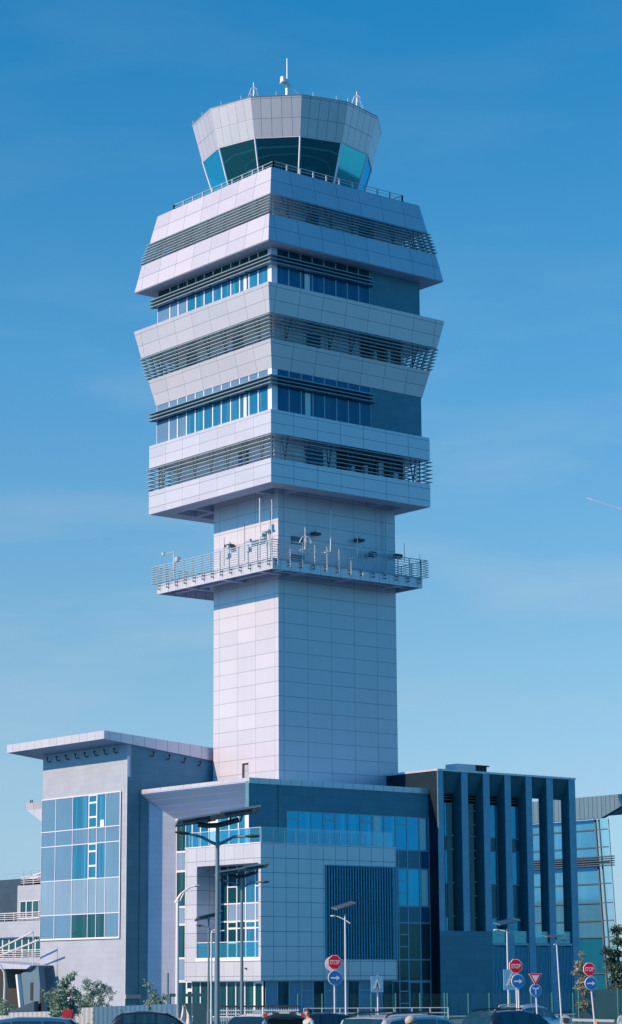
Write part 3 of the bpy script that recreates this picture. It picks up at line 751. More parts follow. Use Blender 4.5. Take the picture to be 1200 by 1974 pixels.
# ------------------------------------------------------------------ dark colonnade building, right
cb = thing('colonnade_building', 'dark stone building on the right with seven tall upright fins along its front', 'building', (18, -4, 0))
FV, FD, CT = -6.09, .97, 18.8
FINS = [(10.85, 11.44), (13.35, 14.01), (15.67, 16.34), (18.0, 18.66), (20.32, 20.98), (22.63, 23.34), (25.16, 25.88)]
for i, (a, b) in enumerate(FINS):
    zl = 6.402 if i < 3 else .1
    m = MB(); m.box(a, b, FV+.05, FV+FD, .1, CT-.16); fn = m.build('fin', M['stone_fin'] if i else M['stone_shade'], cb)  # first fin darkened to stand for shade
    m = MB(); m.box(a, b, FV, FV+.048, zl, CT-.16); m.build('front_sheen', M['fin_sky_sheen'], fn)  # same fin stone, lighter in front in place of reflected sky
m = MB(); m.box(10.85, 11.42, FV+FD+.002, 5.2, .1, CT-.16); m.box(11.42, 21.4, 3.0, 5.2, .1, CT-.3); m.build('stone_wall', M['stone_shade'], cb)
m = MB(); m.box(10.82, 25.95, FV-.05, FV+FD+.05, CT-.155, CT); m.box(10.82, 21.5, FV+FD+.05, 5.25, CT-.155, CT); m.build('roof_cap', M['panel_fascia'], cb)
m = MB()
for i in range(6):
    a, b = FINS[i][1]+.002, FINS[i+1][0]-.002
    m.prism([(a, FV+.05, CT-.17), (a, FV+FD-.02, CT-.17), (a, FV+FD-.02, 17.02), (a, FV+FD-.18, 17.02)], (b-a, 0, 0))
m.build('sloped_lintel', M['stone_fin'], cb)
m = MB(); m.box(11.43, 21.4, FV+FD+.01, 2.99, 17.1, 18.6); m.build('roof_slab', M['dark_void'], cb); m = MB(); m.box(11.43, 21.4, -4.15, 2.9, .1, 6.4); m.build('floor_slab', M['dark_void'], cb)
m = MB()
for z in (16.55, 16.75, 16.95): m.box(11.43, 21.4, FV+FD+.1, -4.3, z, z+.06)
m.build('soffit_batten', M['blade'], cb)
CV = -4.2
for (z0, z1, gm) in ((13.77, 16.4, 'glass_cyan'), (12.74, 13.76, 'glass_spandrel_dark'), (10.12, 12.73, 'glass_cyan'), (7.52, 10.11, 'glass_spandrel_dark'), (6.42, 7.51, 'glass_cyan')):
    window(cb, 'R', CV, 11.5, 13.45, z0, z1, gm if gm == 'glass_cyan' else 'glass_spandrel_dark', 'grey_frame')
    for a in (17.4, 18.75, 20.08): window(cb, 'R', CV, a, a+1.32, z0, z1, gm, 'grey_frame', t=.04, blind=(.3, .75, .98) if a == 18.75 and gm == 'glass_cyan' else None)
for a, b, zs in ((13.46, 15.3, (16.4, 13.85, 12.76, 10.18, 7.58, 6.42)), (15.31, 17.39, (16.4, 15.84, 14.77, 13.84, 12.74, 12.13, 10.3, 9.2, 7.48, 6.42))):
    for z1, z0 in zip(zs, zs[1:]):
        window(cb, 'R', CV, a, b, z0+.002, z1, 'glass_stair' if False else 'glass_dark', 'grey_frame', t=.045)
m = MB(); m.box(21.41, 21.6, -4.25, 5.2, .1, CT-.2); m.build('end_wall', M['stone_dark'], cb)
m = MB(); m.box(10.852, 16.338, FV+.005, FV+.046, .1, 6.4); m.box(11.445, 13.345, FV+.047, FV+.4, .1, 6.4); m.box(14.015, 15.665, FV+.047, FV+.4, .1, 6.4); m.build('base_wall', M['stone_dark'], cb)
for i in range(2, 6):
    a, b = FINS[i][1]+.05, FINS[i+1][0]-.05
    m = MB(); n = 11
    for k in range(n):
        u = a + .08 + (b-a-.16)*k/(n-1); m.box(u-.04, u+.04, FV+.10, FV+.30, .2, 5.25)
    s = m.build('louvre_screen', M['fin_screen'], cb)
    m = MB(); m.box(a, b, FV+.02, FV+.34, 5.34, 5.52); m.box(a, a+.06, FV+.05, FV+.33, .12, 5.33); m.box(b-.06, b, FV+.05, FV+.33, .12, 5.33); m.box(a+.065, b-.065, FV+.32, FV+.35, 2.6, 2.7); m.build('frame', M['grey_frame'], s)
    m = MB(); m.box(a, b, FV+.5, FV+.55, .12, 5.33); m.build('backing', M['glass_dark'], s)
    m = MB(); m.box(a, b, FV+.15, FV+.18, 5.53, 6.45); m.build('glass_balustrade', M['clear'], cb)
m = MB(); m.box(16.4, 25.8, FV+.6, FV+.9, .1, 6.0); m.build('plinth', M['stone_dark'], cb)

ru = thing('rooftop_unit', 'pale ventilation unit on the roof of the dark colonnade building', 'ventilation unit', (18, -1.6, CT))
m = MB(); m.box(16.3, 18.3, -2.4, -1.0, CT+.12, CT+.95); m.build('housing', M['fence_white'], ru)
m = MB()
for i in range(4): x = 18.55 + i*.36; m.tube([(x, -2.1, CT+.1), (x, -2.1, CT+.85)], .14, 10)
m.box(18.35, 19.85, -2.4, -1.8, CT+.86, CT+.95); m.build('duct', M['steel_dark'], ru)
m = MB()
for x in (16.5, 18.1): m.box(x-.05, x+.05, -2.3, -1.1, CT, CT+.118)
m.box(18.36, 19.8, -2.35, -1.85, CT, CT+.098); m.build('foot', M['steel'], ru)

# ------------------------------------------------------------------ glass hall far right
gh = thing('glass_hall', 'distant glass fronted hall with a ribbed metal roof edge rising to a point', 'building', (50, 30, 0))
HU = 43.73
M['ribbed'] = panel('ribbed_metal', (.10, .20, .30), .55, 60, .1, 0, lw=.09, metal=.3, rough=.45, line=.3)
m = MB(); m.prism([(HU, 70, 17.02), (HU, 8.4, 17.06), (HU, 2.9, 19.06), (HU, 70, 19.1)], (.5, 0, 0)); m.box(HU+.51, HU+16, 9.5, 70, 18.7, 19.0); m.build('ribbed_roof', M['ribbed'], gh, uvfun=lambda co, n: (co.y, 1) if abs(n.x) > .5 else (.3, 1))
zr = [17.0, 16.07, 14.48, 13.1, 11.2, 9.48, 7.9, 6.42, 3.2, .1]
va = [70, 50, 38, 28, 22, 17.5, 13.6]
for i in range(len(va)):
    for z1, z0 in zip(zr, zr[1:]):
        e = va[i+1] if i+1 < len(va) else None
        r0, r1 = (e, e) if e else (9.7 - (17-z0)*.06, 9.7 - (17-z1)*.06)
        m = MB(); m.add([(HU+.6, va[i], z0), (HU+.6, r0, z0), (HU+.6, r1, z1), (HU+.6, va[i], z1)], [(0,1,2,3)])
        w = m.build('window', M['glass_hall' if z0 > 6 else 'glass_spandrel_dark'], gh)
        m = MB(); m.box(HU+.5, HU+.597, min(r0, r1), va[i], z0-.06, z0+.06); m.build('transom', M['strut'], w)
m = MB()
for k in range(5): z = 12.75 + k*.2; m.box(HU+.0, HU+.45, 7.3, 70, z, z+.09)
m.build('shade_blade', M['strut'], gh)
m = MB(); m.quad((HU+.7, 9.55-.6, .1), (HU+.7, 7.3, .1), (HU+.7, 8.28, 17), (HU+.7, 9.68, 17)); m.build('side_glass', M['clear'], gh)
m = MB(); m.tube([(HU+.55, 9.7, 17), (HU+.55, 8.7, .1)], .13, 6); m.tube([(HU+.55, 9.25, 17), (HU+.55, 8.0, .1)], .09, 6); m.tube([(HU+.8, 8.28, 17), (HU+.8, 7.3, .1)], .04, 6)
for z in zr[1:-1]: e = (17-z)*.06; m.box(HU+.5, HU+.58, 8.28-e, 9.7-e, z-.05, z+.05)
m.build('side_mullion', M['strut'], gh)

# ------------------------------------------------------------------ terminal building far left
tb = thing('terminal_building', 'white balconied building at the far left edge with dark upper block', 'building', (0, 33, 0))
TU = -3.0
m = MB(); m.box(TU, 10, 22, 32.62, 7.9, 10.85); m.box(TU, 10, 22, 60, 6.5, 7.85); m.box(TU+.4, 10, 22, 60, 4.7, 6.5); m.box(TU, 10, 22, 60, .1, 4.7); m.build('white_wall', M['stone_light'], tb)
m = MB(); m.box(TU+.3, 10, 32.63, 60, 7.86, 11.45); m.build('dark_wall', M['slate'], tb)
for i in range(3): a = 29.1 + i; window(tb, 'L', TU, a, a+.98, 8.05, 9.53, 'glass_dark', t=.06)
for i in range(9): a = 29.1 + i*1.05; window(tb, 'L', TU+.4, a-1, a+.04, 4.72, 6.48, 'glass_dark', t=.07)
for z0, a0, a1 in ((7.86, 27, 37), (10.86, 27, 32), (4.72, 27, 40)):
    m = MB(); x = TU - .06
    for k in range(4): z = z0 + .17 + k*.17; m.tube([(x, a0, z), (x, a1, z)], .03 if k < 3 else .045, 6)
    for j in range(int((a1-a0)/1.5)+1): m.box(x-.03, x+.03, a0+1.5*j-.03, a0+1.5*j+.03, z0, z0+.7)
    m.build('balcony_railing', M['steel_white'], tb)
m = MB(); m.prism([(TU+2, 24, 10.9), (TU+2, 29.6, 12.65), (TU+2, 33.2, 11.6), (TU+2, 33.2, 11.4), (TU+2, 24, 10.86)], (5, 0, 0)); m.build('roof', M['stone_dark'], tb)
m = MB(); m.prism([(TU+1.2, 29.0, 11.85), (TU+1.2, 32.6, 11.55), (TU+1.2, 32.6, 11.46), (TU+1.2, 29.0, 11.7)], (.6, 0, 0)); m.prism([(TU+1.4, 29.0, 12.3), (TU+1.4, 32.4, 11.8), (TU+1.4, 32.4, 11.74), (TU+1.4, 29.0, 12.2)], (.4, 0, 0)); m.build('roof_beam', M['white_frame'], tb)
m = MB(); m.prism([(TU+4, 34.6, 11.46), (TU+4, 35.6, 12.1), (TU+4, 36.6, 11.46)], (3, 0, 0)); m.build('roof_gable', plain('roof_tile_red', (.42, .17, .17), .7), tb)
m = MB()
for i in range(6): y = 30.5 + i*1.2; m.tube([(TU+3, y, 11.5), (TU+3, y, 12.35)], .03, 5)
m.tube([(TU+3, 30, 12.1), (TU+3, 40, 12.2)], .025, 5); m.tube([(TU+3, 30, 12.3), (TU+3, 35.5, 12.35)], .025, 5); m.build('roof_rail', M['steel'], tb)
m = MB(); m.prism([(TU-3.1+3, 31.52, 17.79), (TU+3, 31.52, 17.79), (TU+3, 31.52, 17.25), (TU, 31.52, 17.25)], (0, -8, 0))
m.build('eave_fascia', M['panel_fascia'], tb, uvfun=lambda co, n: (co.y*.8, 1))
m = MB(); m.prism([(TU+.01, 31.4, 17.245), (TU+.01, 24, 17.245), (TU+.01, 24, 15.2), (TU+.01, 28.9, 16.1)], (6, 0, 0)); m.build('eave_soffit', M['soffit'], tb)
m = MB()
for y in (31.0, 31.25): m.tube([(TU+.3, y, 17.8), (TU+.3, y, 18.1)], .05, 6)
m.build('eave_vent', M['steel_dark'], tb)

en = thing('entrance_canopy', 'grey raked entrance canopy with a white column and tie rods at the far left', 'canopy', (-8, 22, 0))
EU = -10.0
m = MB(); m.prism([(EU, 27, 4.42), (EU, 19.1, 4.02), (EU, 19.8, 3.74), (EU, 27, 3.86)], (3.5, 0, 0)); m.build('roof', M['soffit'], en)
m = MB(); m.prism([(EU+.4, 21.2, 3.4), (EU+.4, 18.66, 4.0), (EU+.4, 17.9, .1), (EU+.4, 21.0, .1)], (.5, 0, 0)); m.build('side_wall', plain('canopy_wall_grey', (.07, .15, .23), .7), en)
m = MB(); m.prism([(EU+.36, 21.50, 3.3), (EU+.36, 21.25, 3.35), (EU+.36, 20.5, .1), (EU+.36, 20.75, .1)], (-.3, 0, 0)); m.build('column', M['white_frame'], en)
m = MB(); fbox(m, 'L', EU+.4, 19.3, 19.75, 1.3, 2.7, .02, -.002); fbox(m, 'L', EU+.4, 18.0, 18.35, .4, 2.2, .02, -.002); m.build('opening', M['dark_void'], en)
m = MB(); m.box(EU+2.5, EU+2.8, 19, 28, .1, 3.8); m.build('back_wall', M['dark_void'], en)
m = MB(); m.prism([(EU-.2, 23.5, .1), (EU-.2, 18.2, 1.25), (EU-.2, 18.2, .1)], (.4, 0, 0)); m.build('ramp_wall', M['slate'], en)
m = MB()
for (a, za, b, zb_) in ((19.0, 6.6, 26, 4.9), (17.9, 6.0, 26, 4.4)): m.tube([(EU, a, za), (EU, b, zb_)], .07, 6)
m.tube([(EU+.1, 19.0, 4.0), (EU+.1, 19.0, 6.7)], .04, 6); m.build('tie_rod', M['steel_white'], en)
# ------------------------------------------------------------------ street lamps
LG = 'street lamps in front of the buildings'
def lamp(label, a, d, h):
    return thing('street_lamp', label, 'street lamp', fp(a, d), LG)
def pole(t, a, d, h, r0, r1, mat, h0=0.0):
    m = MB(); m.tube([fp(a, d, h0), fp(a, d, h)], r0, 14, r1); m.tube([fp(a, d, 0), fp(a, d, .04)], r0*2.2, 10); m.tube([fp(a, d, .04), fp(a, d, 1.1)], r0*1.3, 12); return m.build('pole', M[mat], t, smooth=False)
def arm(t, pts, r, mat, headlen=.55, headw=.12):
    m = MB(); m.tube(pts, r, 8, r*.7); am = m.build('arm', M[mat], t)
    p = Vector(pts[-1]); q = Vector(pts[-2]); dr = (p-q); dr.z *= .4; dr.normalize(); s = dr.cross(UP).normalized(); u = s.cross(dr)
    m = MB(); m.ellipsoid(p + dr*headlen*.4, headlen*.6, headw, .055, dr, s, u, 12, 6); m.build('lamp_head', M['steel_dark'] if mat != 'steel_white' else M['steel'], am)
def solar(t, c, w, l, tilt, yaw, roll=0.0, back='steel_dark'):
    """one tilted solar panel with frame"""
    ax = (RR*math.cos(yaw) + HH*math.sin(yaw)); ay = (HH*math.cos(yaw) - RR*math.sin(yaw))
    rm = Matrix.Rotation(roll, 3, ay); ax = rm @ ax; n0 = rm @ UP
    rt = Matrix.Rotation(tilt, 3, ax); ay = rt @ ay; n0 = rt @ n0
    m = MB(); m.obox(c, ax, ay, n0, w/2, l/2, .02); p = m.build('solar_panel', M['solar'], t)
    m = MB()
    for sx in (-1, 1): m.obox(Vector(c)+ax*sx*(w/2+.012), ax, ay, n0, .012, l/2+.024, .03)
    for sy in (-1, 1): m.obox(Vector(c)+ay*sy*(l/2+.012), ax, ay, n0, w/2, .012, .03)
    m.obox(Vector(c)-n0*.05, ax, ay, n0, w*.35, .03, .028); m.build('frame', M['lamp_grey'], p)
    if back == 'steel':
        m = MB(); m.obox(Vector(c)-n0*.026, ax, ay, n0, w/2-.01, l/2-.01, .004); m.build('backing', M['panel_back'], p)
    return p
def twin(label, a, d, zj, zf, zp, span, r, sc):
    t = lamp(label, a, d, zp)
    pole(t, a, d, zf, r, r*.62, 'lamp_grey')
    for sg in (-1, 1):
        e = .06 if sg < 0 else -.04
        arm(t, [fp(a, d, zj), fp(a+sg*.22*sc, d, zj+.10*sc), fp(a+sg*.5*sc, d, zj+.25*sc), fp(a+sg*.95*sc, d-.1, zj+(.30+e)*sc)], .055*sc, 'lamp_grey', .42*sc, .13*sc)
    m = MB(); m.tube([fp(a-.62*sc, d, zf-.02), fp(a-.3*sc, d, zf-.06), fp(a, d, zf-.05), fp(a+.3*sc, d, zf+.02), fp(a+.68*sc, d, zf+.12)], .085*sc, 8); m.build('cross_beam', M['steel_dark'], t)
    m = MB()
    for sg in (-1, 1):
        c = a+sg*.52*sc; m.tube([fp(c-.16*sc, d, zf+.0), fp(c-.1*sc, d, zf+.16+sg*.06)], .03*sc, 6); m.tube([fp(c+.2*sc, d, zf+.06), fp(c+.28*sc, d, zf+.2+sg*.08)], .03*sc, 6)
    build_each(m, 'panel_bracket', M['steel_dark'], t)
    for sg in (-1, 1): solar(t, fp(a+sg*span*.27, d+.0, zp + sg*.115*sc), span*.52, 1.1*sc, R(-7), R(10), R(-9))
twin('tallest grey twin arm street lamp with two solar panels, thick pole before the white box', -3.03, 75, 6.95, 7.62, 7.86, 2.45, .095, 1.0)
twin('second grey twin arm solar street lamp, slimmer pole right of the thick one', -2.86, 95, 6.38, 6.86, 7.10, 1.95, .075, .82)
t = lamp('slim solar lamp with one panel and a short left arm, left of the thick pole', -5.72, 130, 6)
pole(t, -5.72, 130, 6.0, .07, .05, 'lamp_grey'); arm(t, [fp(-5.62, 130, 5.50), fp(-5.9, 130, 5.66), fp(-6.12, 130, 5.69)], .03, 'lamp_grey', .3, .09); solar(t, fp(-5.75, 130, 6.22), 1.35, 1.2, R(-10), R(14), R(-13))
m = MB(); m.tube([fp(-5.72, 130, 5.98), fp(-5.75, 130, 6.2)], .07, 8); m.build('neck', M['lamp_grey'], t)
t = lamp('white lamp post with one curved arm reaching right, at the portal glass edge', -6.85, 120, 7)
pole(t, -6.85, 120, 6.75, .08, .07, 'steel_white'); arm(t, [fp(-6.98, 120, 6.62), fp(-6.7, 120, 7.05), fp(-6.35, 120, 7.32), fp(-6.05, 120, 7.43)], .05, 'steel_white', .36, .1)
m = MB(); m.tube([fp(-6.85, 120, 6.4), fp(-6.72, 120, 6.75), fp(-6.5, 120, 7.18)], .03, 6); m.build('brace', M['steel_white'], t)
t = lamp('thin pale lamp post with twin stub heads half hidden by the thick pole', -6.0, 140, 5.6)
pole(t, -6.0, 140, 5.5, .06, .05, 'steel_white'); arm(t, [fp(-6.0, 140, 5.45), fp(-5.95, 140, 5.62), fp(-5.85, 140, 5.66)], .04, 'steel_white', .2, .1); arm(t, [fp(-6.0, 140, 5.5), fp(-5.5, 140, 5.6), fp(-5.35, 140, 5.62)], .03, 'steel_white', .2, .09)
t = lamp('white solar lamp with tilted panel and left arm, in front of the steel fin screen', 1.52, 115, 5.9)
pole(t, 1.54, 115, 5.85, .052, .038, 'steel_white'); arm(t, [fp(1.78, 115, 5.42), fp(1.5, 115, 5.60), fp(1.2, 115, 5.74), fp(1.08, 115, 5.76)], .035, 'steel_white', .26, .09); solar(t, fp(1.48, 115, 6.26), 1.0, .70, R(9), R(20), R(-17), 'steel')
m = MB(); m.tube([fp(1.54, 115, 5.84), fp(1.5, 115, 6.24)], .035, 8); m.build('neck', M['steel_dark'], t)
t = lamp('white solar lamp with blue tilted panel and left arm, in front of the colonnade screens', 9.36, 115, 5.2)
pole(t, 9.36, 115, 5.12, .048, .036, 'steel_white'); arm(t, [fp(9.52, 115, 4.91), fp(9.3, 115, 5.01), fp(9.0, 115, 5.06), fp(8.95, 115, 5.06)], .035, 'steel_white', .26, .09); solar(t, fp(9.36, 115, 5.45), 1.05, .75, R(9), R(20), R(-11), 'steel')
m = MB(); m.tube([fp(9.36, 115, 5.11), fp(9.36, 115, 5.43)], .04, 8); m.build('neck', M['steel_dark'], t)
t = lamp('leaning white solar lamp with its arm reaching right, before the right hand screens', 13.4, 130, 4.8)
m = MB(); m.tube([fp(13.46, 130, 0), fp(13.27, 130, 4.83)],   .045, 12, .036); m.tube([fp(13.46, 130, 0), fp(13.46, 130, .05)], .14, 10); m.build('pole', M['steel_white'], t)
arm(t, [fp(13.12, 130, 4.55), fp(13.3, 130, 4.66), fp(13.5, 130, 4.76), fp(13.62, 130, 4.78)], .035, 'steel_white', .26, .09); solar(t, fp(13.22, 130, 5.04), 1.15, 1.0, R(4), R(8), R(-2)); 
m = MB(); m.tube([fp(13.27, 130, 4.8), fp(13.23, 130, 5.02)], .045, 8); m.build('neck', M['steel_dark'], t)
t = lamp('tall curved white lamp post at the far left edge by the entrance canopy', -19.6, 150, 4)
m = MB(); m.tube([fp(-19.45, 150, 0), fp(-19.4, 150, 2.6), fp(-19.45, 150, 3.3), fp(-19.7, 150, 3.8), fp(-20.1, 150, 4.0)], .075, 8, .05); m.build('pole', M['steel_white'], t)
m = MB(); m.ellipsoid(fp(-20.3, 150, 4.0), .35, .12, .06, RR, HH, UP, 10, 6); m.build('lamp_head', M['steel_dark'], t)

# ------------------------------------------------------------------ traffic signs
def text_mesh(mb, s, size, org, tx, ty, n, depth=.006):
    cu = bpy.data.curves.new('txt', 'FONT'); cu.body = s; cu.size = size; cu.align_x = 'CENTER'; cu.align_y = 'CENTER'; cu.resolution_u = 3; cu.offset = .004*size/.2
    o = bpy.data.objects.new('txt', cu); COL.objects.link(o)
    dg = bpy.context.evaluated_depsgraph_get(); me = o.evaluated_get(dg).to_mesh()
    xs = [v.co.x for v in me.vertices]; ys = [v.co.y for v in me.vertices]; cx_ = (min(xs)+max(xs))/2; cy_ = (min(ys)+max(ys))/2
    mb.add([org + tx*(v.co.x-cx_)*.72 + ty*(v.co.y-cy_) + n*depth for v in me.vertices], [tuple(p.vertices) for p in me.polygons])
    o.evaluated_get(dg).to_mesh_clear(); bpy.data.objects.remove(o); bpy.data.curves.remove(cu)
class Board:
    def __init__(s, c, yaw): s.c = Vector(c); s.n = -HH*math.cos(yaw) + RR*math.sin(yaw); s.t = RR*math.cos(yaw) + HH*math.sin(yaw)
    def P(s, x, y, z=0.0): return s.c + s.t*x + UP*y + s.n*z
    def plate(s, name, pts, z0, z1, mat, parent):
        m = MB(); m.prism([s.P(x, y, z0) for x, y in pts], s.n*(z1-z0)); return m.build(name, M[mat], parent)
def ngon(n, r, ph=0.0): return [(r*math.cos(ph + 2*PI*i/n), r*math.sin(ph + 2*PI*i/n)) for i in range(n)]
ARROW = [(-.19, -.03), (.06, -.03), (.06, -.10), (.2, 0), (.06, .10), (.06, .03), (-.19, .03)]
def stop_board(b, t, r=.33):
    p = b.plate('stop_plate', ngon(8, r, PI/8), -.03, 0, 'white_sign', t)
    b.plate('red_face', ngon(8, r*.92, PI/8), .001, .004, 'red_sign', p)
    m = MB(); text_mesh(m, 'STOP', r*.80, b.P(0, 0), b.t, UP, b.n, .007); m.build('lettering', M['white_sign'], p)
def arrow_board(b, t, r=.33, shape=ARROW):
    p = b.plate('arrow_plate', ngon(28, r), -.035, 0, 'white_sign', t)
    b.plate('blue_face', ngon(28, r*.93), .001, .004, 'blue_sign', p)
    if shape: b.plate('arrow', [(x*r/.30, y*r/.30) for x, y in shape], .005, .008, 'white_sign', p)
    return p
def sign_pole(t, a, d, h, a0=None, r=.035):
    m = MB(); m.tube([fp(a0 if a0 is not None else a, d+.05, 0), fp(a, d+.05, h)], r, 10); m.build('post', M['steel_white'], t)
SY = R(18); SG = 'traffic signs along the road'
t = thing('traffic_sign', 'stop sign over a blue right arrow in front of the white box louvres', 'traffic sign', fp(.83, 95), SG)
sign_pole(t, .83, 95, 3.55); stop_board(Board(fp(.84, 94.98, 3.42), SY), t, .30); arrow_board(Board(fp(.86, 94.98, 2.81), SY), t, .295)
bk = Board(fp(.74, 95.22, 3.36), SY); bk.plate('back_plate', ngon(28, .29), -.03, 0, 'white_sign', t)
t = thing('traffic_sign', 'stop sign over a blue arrow overlapping a crossing sign, before the louvre screens', 'traffic sign', fp(7.68, 90), SG)
sign_pole(t, 7.70, 90, 3.3, 7.74); stop_board(Board(fp(7.63, 89.98, 3.20), SY), t, .285); arrow_board(Board(fp(7.70, 89.98, 2.64), SY), t, .265)
t = thing('traffic_sign', 'leaning stop sign over a blue right arrow, rightmost sign by the pine', 'traffic sign', fp(11, 95), SG)
sign_pole(t, 10.98, 95, 3.2, 11.2); stop_board(Board(fp(10.98, 94.98, 3.09), SY), t, .275); arrow_board(Board(fp(11.03, 94.98, 2.54), SY), t, .265)
def crossing(t, b, s=.36):
    b.plate('crossing_plate', [(-s*.82, -s), (s*.82, -s), (s*.82, s), (-s*.82, s)], -.03, 0, 'lightblue_sign', t)
    b.plate('triangle', [(-s*.6, -s*.62), (s*.6, -s*.62), (0, s*.72)], .001, .004, 'white_sign', t)
    m = MB(); 
    for q in (ngon(8, s*.08), [(-.02*s, -.02*s)]): pass
    m.prism([b.P(x, y+s*.20, .005) for x, y in ngon(8, s*.075)], b.n*.003)
    m.prism([b.P(x*s, y*s, .005) for x, y in ((-.07, .10), (.07, .10), (.10, -.14), (.20, -.46), (.12, -.48), (.0, -.18), (-.12, -.48), (-.20, -.46), (-.07, -.14))], b.n*.003)
    m.build('walking_figure', M['black'], t)
    m = MB()
    for i in range(4): x = -.36*s + i*.24*s; m.prism([b.P(x, -s*.58, .005), b.P(x+.1*s, -s*.58, .005), b.P(x+.1*s, -s*.50, .005), b.P(x, -s*.50, .005)], b.n*.002)
    m.build('stripe', M['black'], t)
t = thing('traffic_sign', 'square pedestrian crossing sign alone on its post beside the ground floor glass', 'traffic sign', fp(2.66, 100), SG)
sign_pole(t, 2.68, 100, 2.9); crossing(t, Board(fp(2.66, 99.97, 2.55), R(20)), .33)
t = thing('traffic_sign', 'square pedestrian crossing sign half hidden behind the stop sign', 'traffic sign', fp(8.0, 95), SG)
sign_pole(t, 8.05, 95, 2.9, 8.1); crossing(t, Board(fp(7.86, 94.97, 2.70), R(20)), .40)
t = thing('traffic_sign', 'red bordered yield triangle over a blue split arrow disc', 'traffic sign', fp(9.3, 100), SG)
sign_pole(t, 9.28, 100, 2.9, 9.36); b = Board(fp(9.29, 99.98, 2.78), R(18))
def tri(r): return [(r*.92, r*.5), (-r*.92, r*.5), (0, -r)]
p = b.plate('yield_plate', tri(.33), -.03, 0, 'white_sign', t); b.plate('red_border', tri(.31), .001, .004, 'red_sign', p); b.plate('white_face', tri(.19), .005, .008, 'white_sign', p)
TA = [(-.025, -.20), (.025, -.20), (.025, .04), (.10, .08), (.10, .03), (.19, .10), (.10, .16), (.10, .115), (0, .09), (-.10, .115), (-.10, .16), (-.19, .10), (-.10, .03), (-.10, .08), (-.025, .04)]
arrow_board(Board(fp(9.29, 99.98, 2.26), R(18)), t, .26, TA)

# ------------------------------------------------------------------ fences, gate, barriers
def corrugated(name, label, a0, a1, d, z0, z1, mat, cat='fence', pitch=.22, slope=0.0, group=None):
    t = thing(name, label, cat, fp((a0+a1)/2, d), group)
    m = MB(); n = int((a1-a0)/pitch)*4; up = []; lo = []
    prof = (0, .007, .007, 0)
    for i in range(n+1):
        a = a0 + (a1-a0)*i/n; dd = prof[i % 4]
        lo.append(fp(a, d+dd, z0)); up.append(fp(a, d+dd, z1 + slope*i/n))
    m.add(lo+up, [(i, i+1, n+2+i, n+1+i) for i in range(n)]); m.build('corrugated_sheet', M[mat], t)
    m = MB()
    for a in (a0+.05, (a0+a1)/2, a1-.05): m.obox(fp(a, d+.09, (z0+z1)/2), RR, HH, UP, .04, .04, (z1-z0)/2)
    m.obox(fp((a0+a1)/2, d+.09, z1-.08), RR, HH, UP, (a1-a0)/2, .02, .03); m.build('fence_post', M['steel'], t)
    return t
corrugated('corrugated_fence', 'blue grey corrugated hoarding left panel under the stone wing', -10.87, -8.16, 118, .1, 1.50, 'fence_blue', slope=.08)
corrugated('corrugated_fence', 'blue grey corrugated hoarding shorter panel beside the teal gate', -8.05, -6.78, 118.3, .1, 1.60, 'fence_blue', slope=.01)
corrugated('corrugated_fence', 'low white corrugated fence behind the left hand blue car', -15.3, -13.2, 120, .1, 1.22, 'fence_white', slope=.05)
corrugated('corrugated_fence', 'white corrugated fence behind the red box and bush', -13.15, -11.06, 120, .1, 1.40, 'fence_white', slope=.05)
corrugated('corrugated_fence', 'pale corrugated sheet fence farther back at the left edge', -22, -15.5, 126, .1, 1.0, 'fence_white')
t = thing('red_box', 'small red cabinet by the white fence', 'cabinet', fp(-11.6, 112))
m = MB(); m.obox(fp(-11.5, 112, .78), RR, HH, UP, .24, .2, .66); m.build('body', M['red_box'], t)
m = MB(); m.obox(fp(-11.5, 111.79, .78), RR, HH, UP, .20, .008, .56); m.obox(fp(-11.35, 111.775, .7), RR, HH, UP, .015, .01, .06); m.build('door', M['red_box'], t)
m = MB(); m.obox(fp(-11.5, 112, .06), RR, HH, UP, .26, .22, .06); m.build('base', M['concrete'], t)

t = thing('steel_gate', 'dark teal sheet gate with a beam above it beside the hoarding', 'gate', fp(-7.1, 140))
m = MB(); m.obox(fp(-7.55, 140, .75), RR, HH, UP, .42, .03, .70); m.build('gate_leaf', M['gate_teal'], t)
m = MB(); m.obox(fp(-6.65, 140, .75), RR, HH, UP, .42, .03, .70); m.build('gate_leaf', M['gate_teal'], t)
m = MB(); m.obox(fp(-7.3, 140, 1.92), RR, HH, UP, 1.1, .05, .09)
for a in (-8.4, -6.2): m.obox(fp(a, 140, 1.0), RR, HH, UP, .05, .05, 1.0)
m.build('gate_frame', M['gate_teal'], t)
t = thing('plastic_sheet', 'crumpled white plastic sheet hanging by the teal gate', 'sheet', fp(-6.5, 120))
m = MB(); rnd = random.Random(5); NX, NY = 8, 10; vs = []
for j in range(NY+1):
    for i in range(NX+1):
        u, v = i/NX, j/NY; w = .12 + .55*v
        vs.append(fp(-6.55 + (u-.5)*w + .16*v, 120 + .08*math.sin(u*9+v*5), 1.52 - .95*v + .05*math.sin(u*7)))
m.add(vs, [(j*(NX+1)+i, j*(NX+1)+i+1, (j+1)*(NX+1)+i+1, (j+1)*(NX+1)+i) for j in range(NY) for i in range(NX)]); m.build('sheet', M['fence_white'], t, smooth=True)
m = MB(); m.tube([fp(-6.52, 120.12, 0), fp(-6.52, 120.12, 1.55)], .025, 6); m.build('stake', M['steel'], t)

t = thing('green_post', 'tall slim teal post beside the stone wing', 'post', fp(-8.55, 140))
m = MB(); m.tube([fp(-8.55, 140, .05), fp(-8.55, 140, 3.2)], .06, 8); m.build('shaft', M['green_post'], t); m = MB(); m.tube([fp(-8.55, 140, 0), fp(-8.55, 140, .05)], .13, 8); m.build('base', M['concrete'], t)

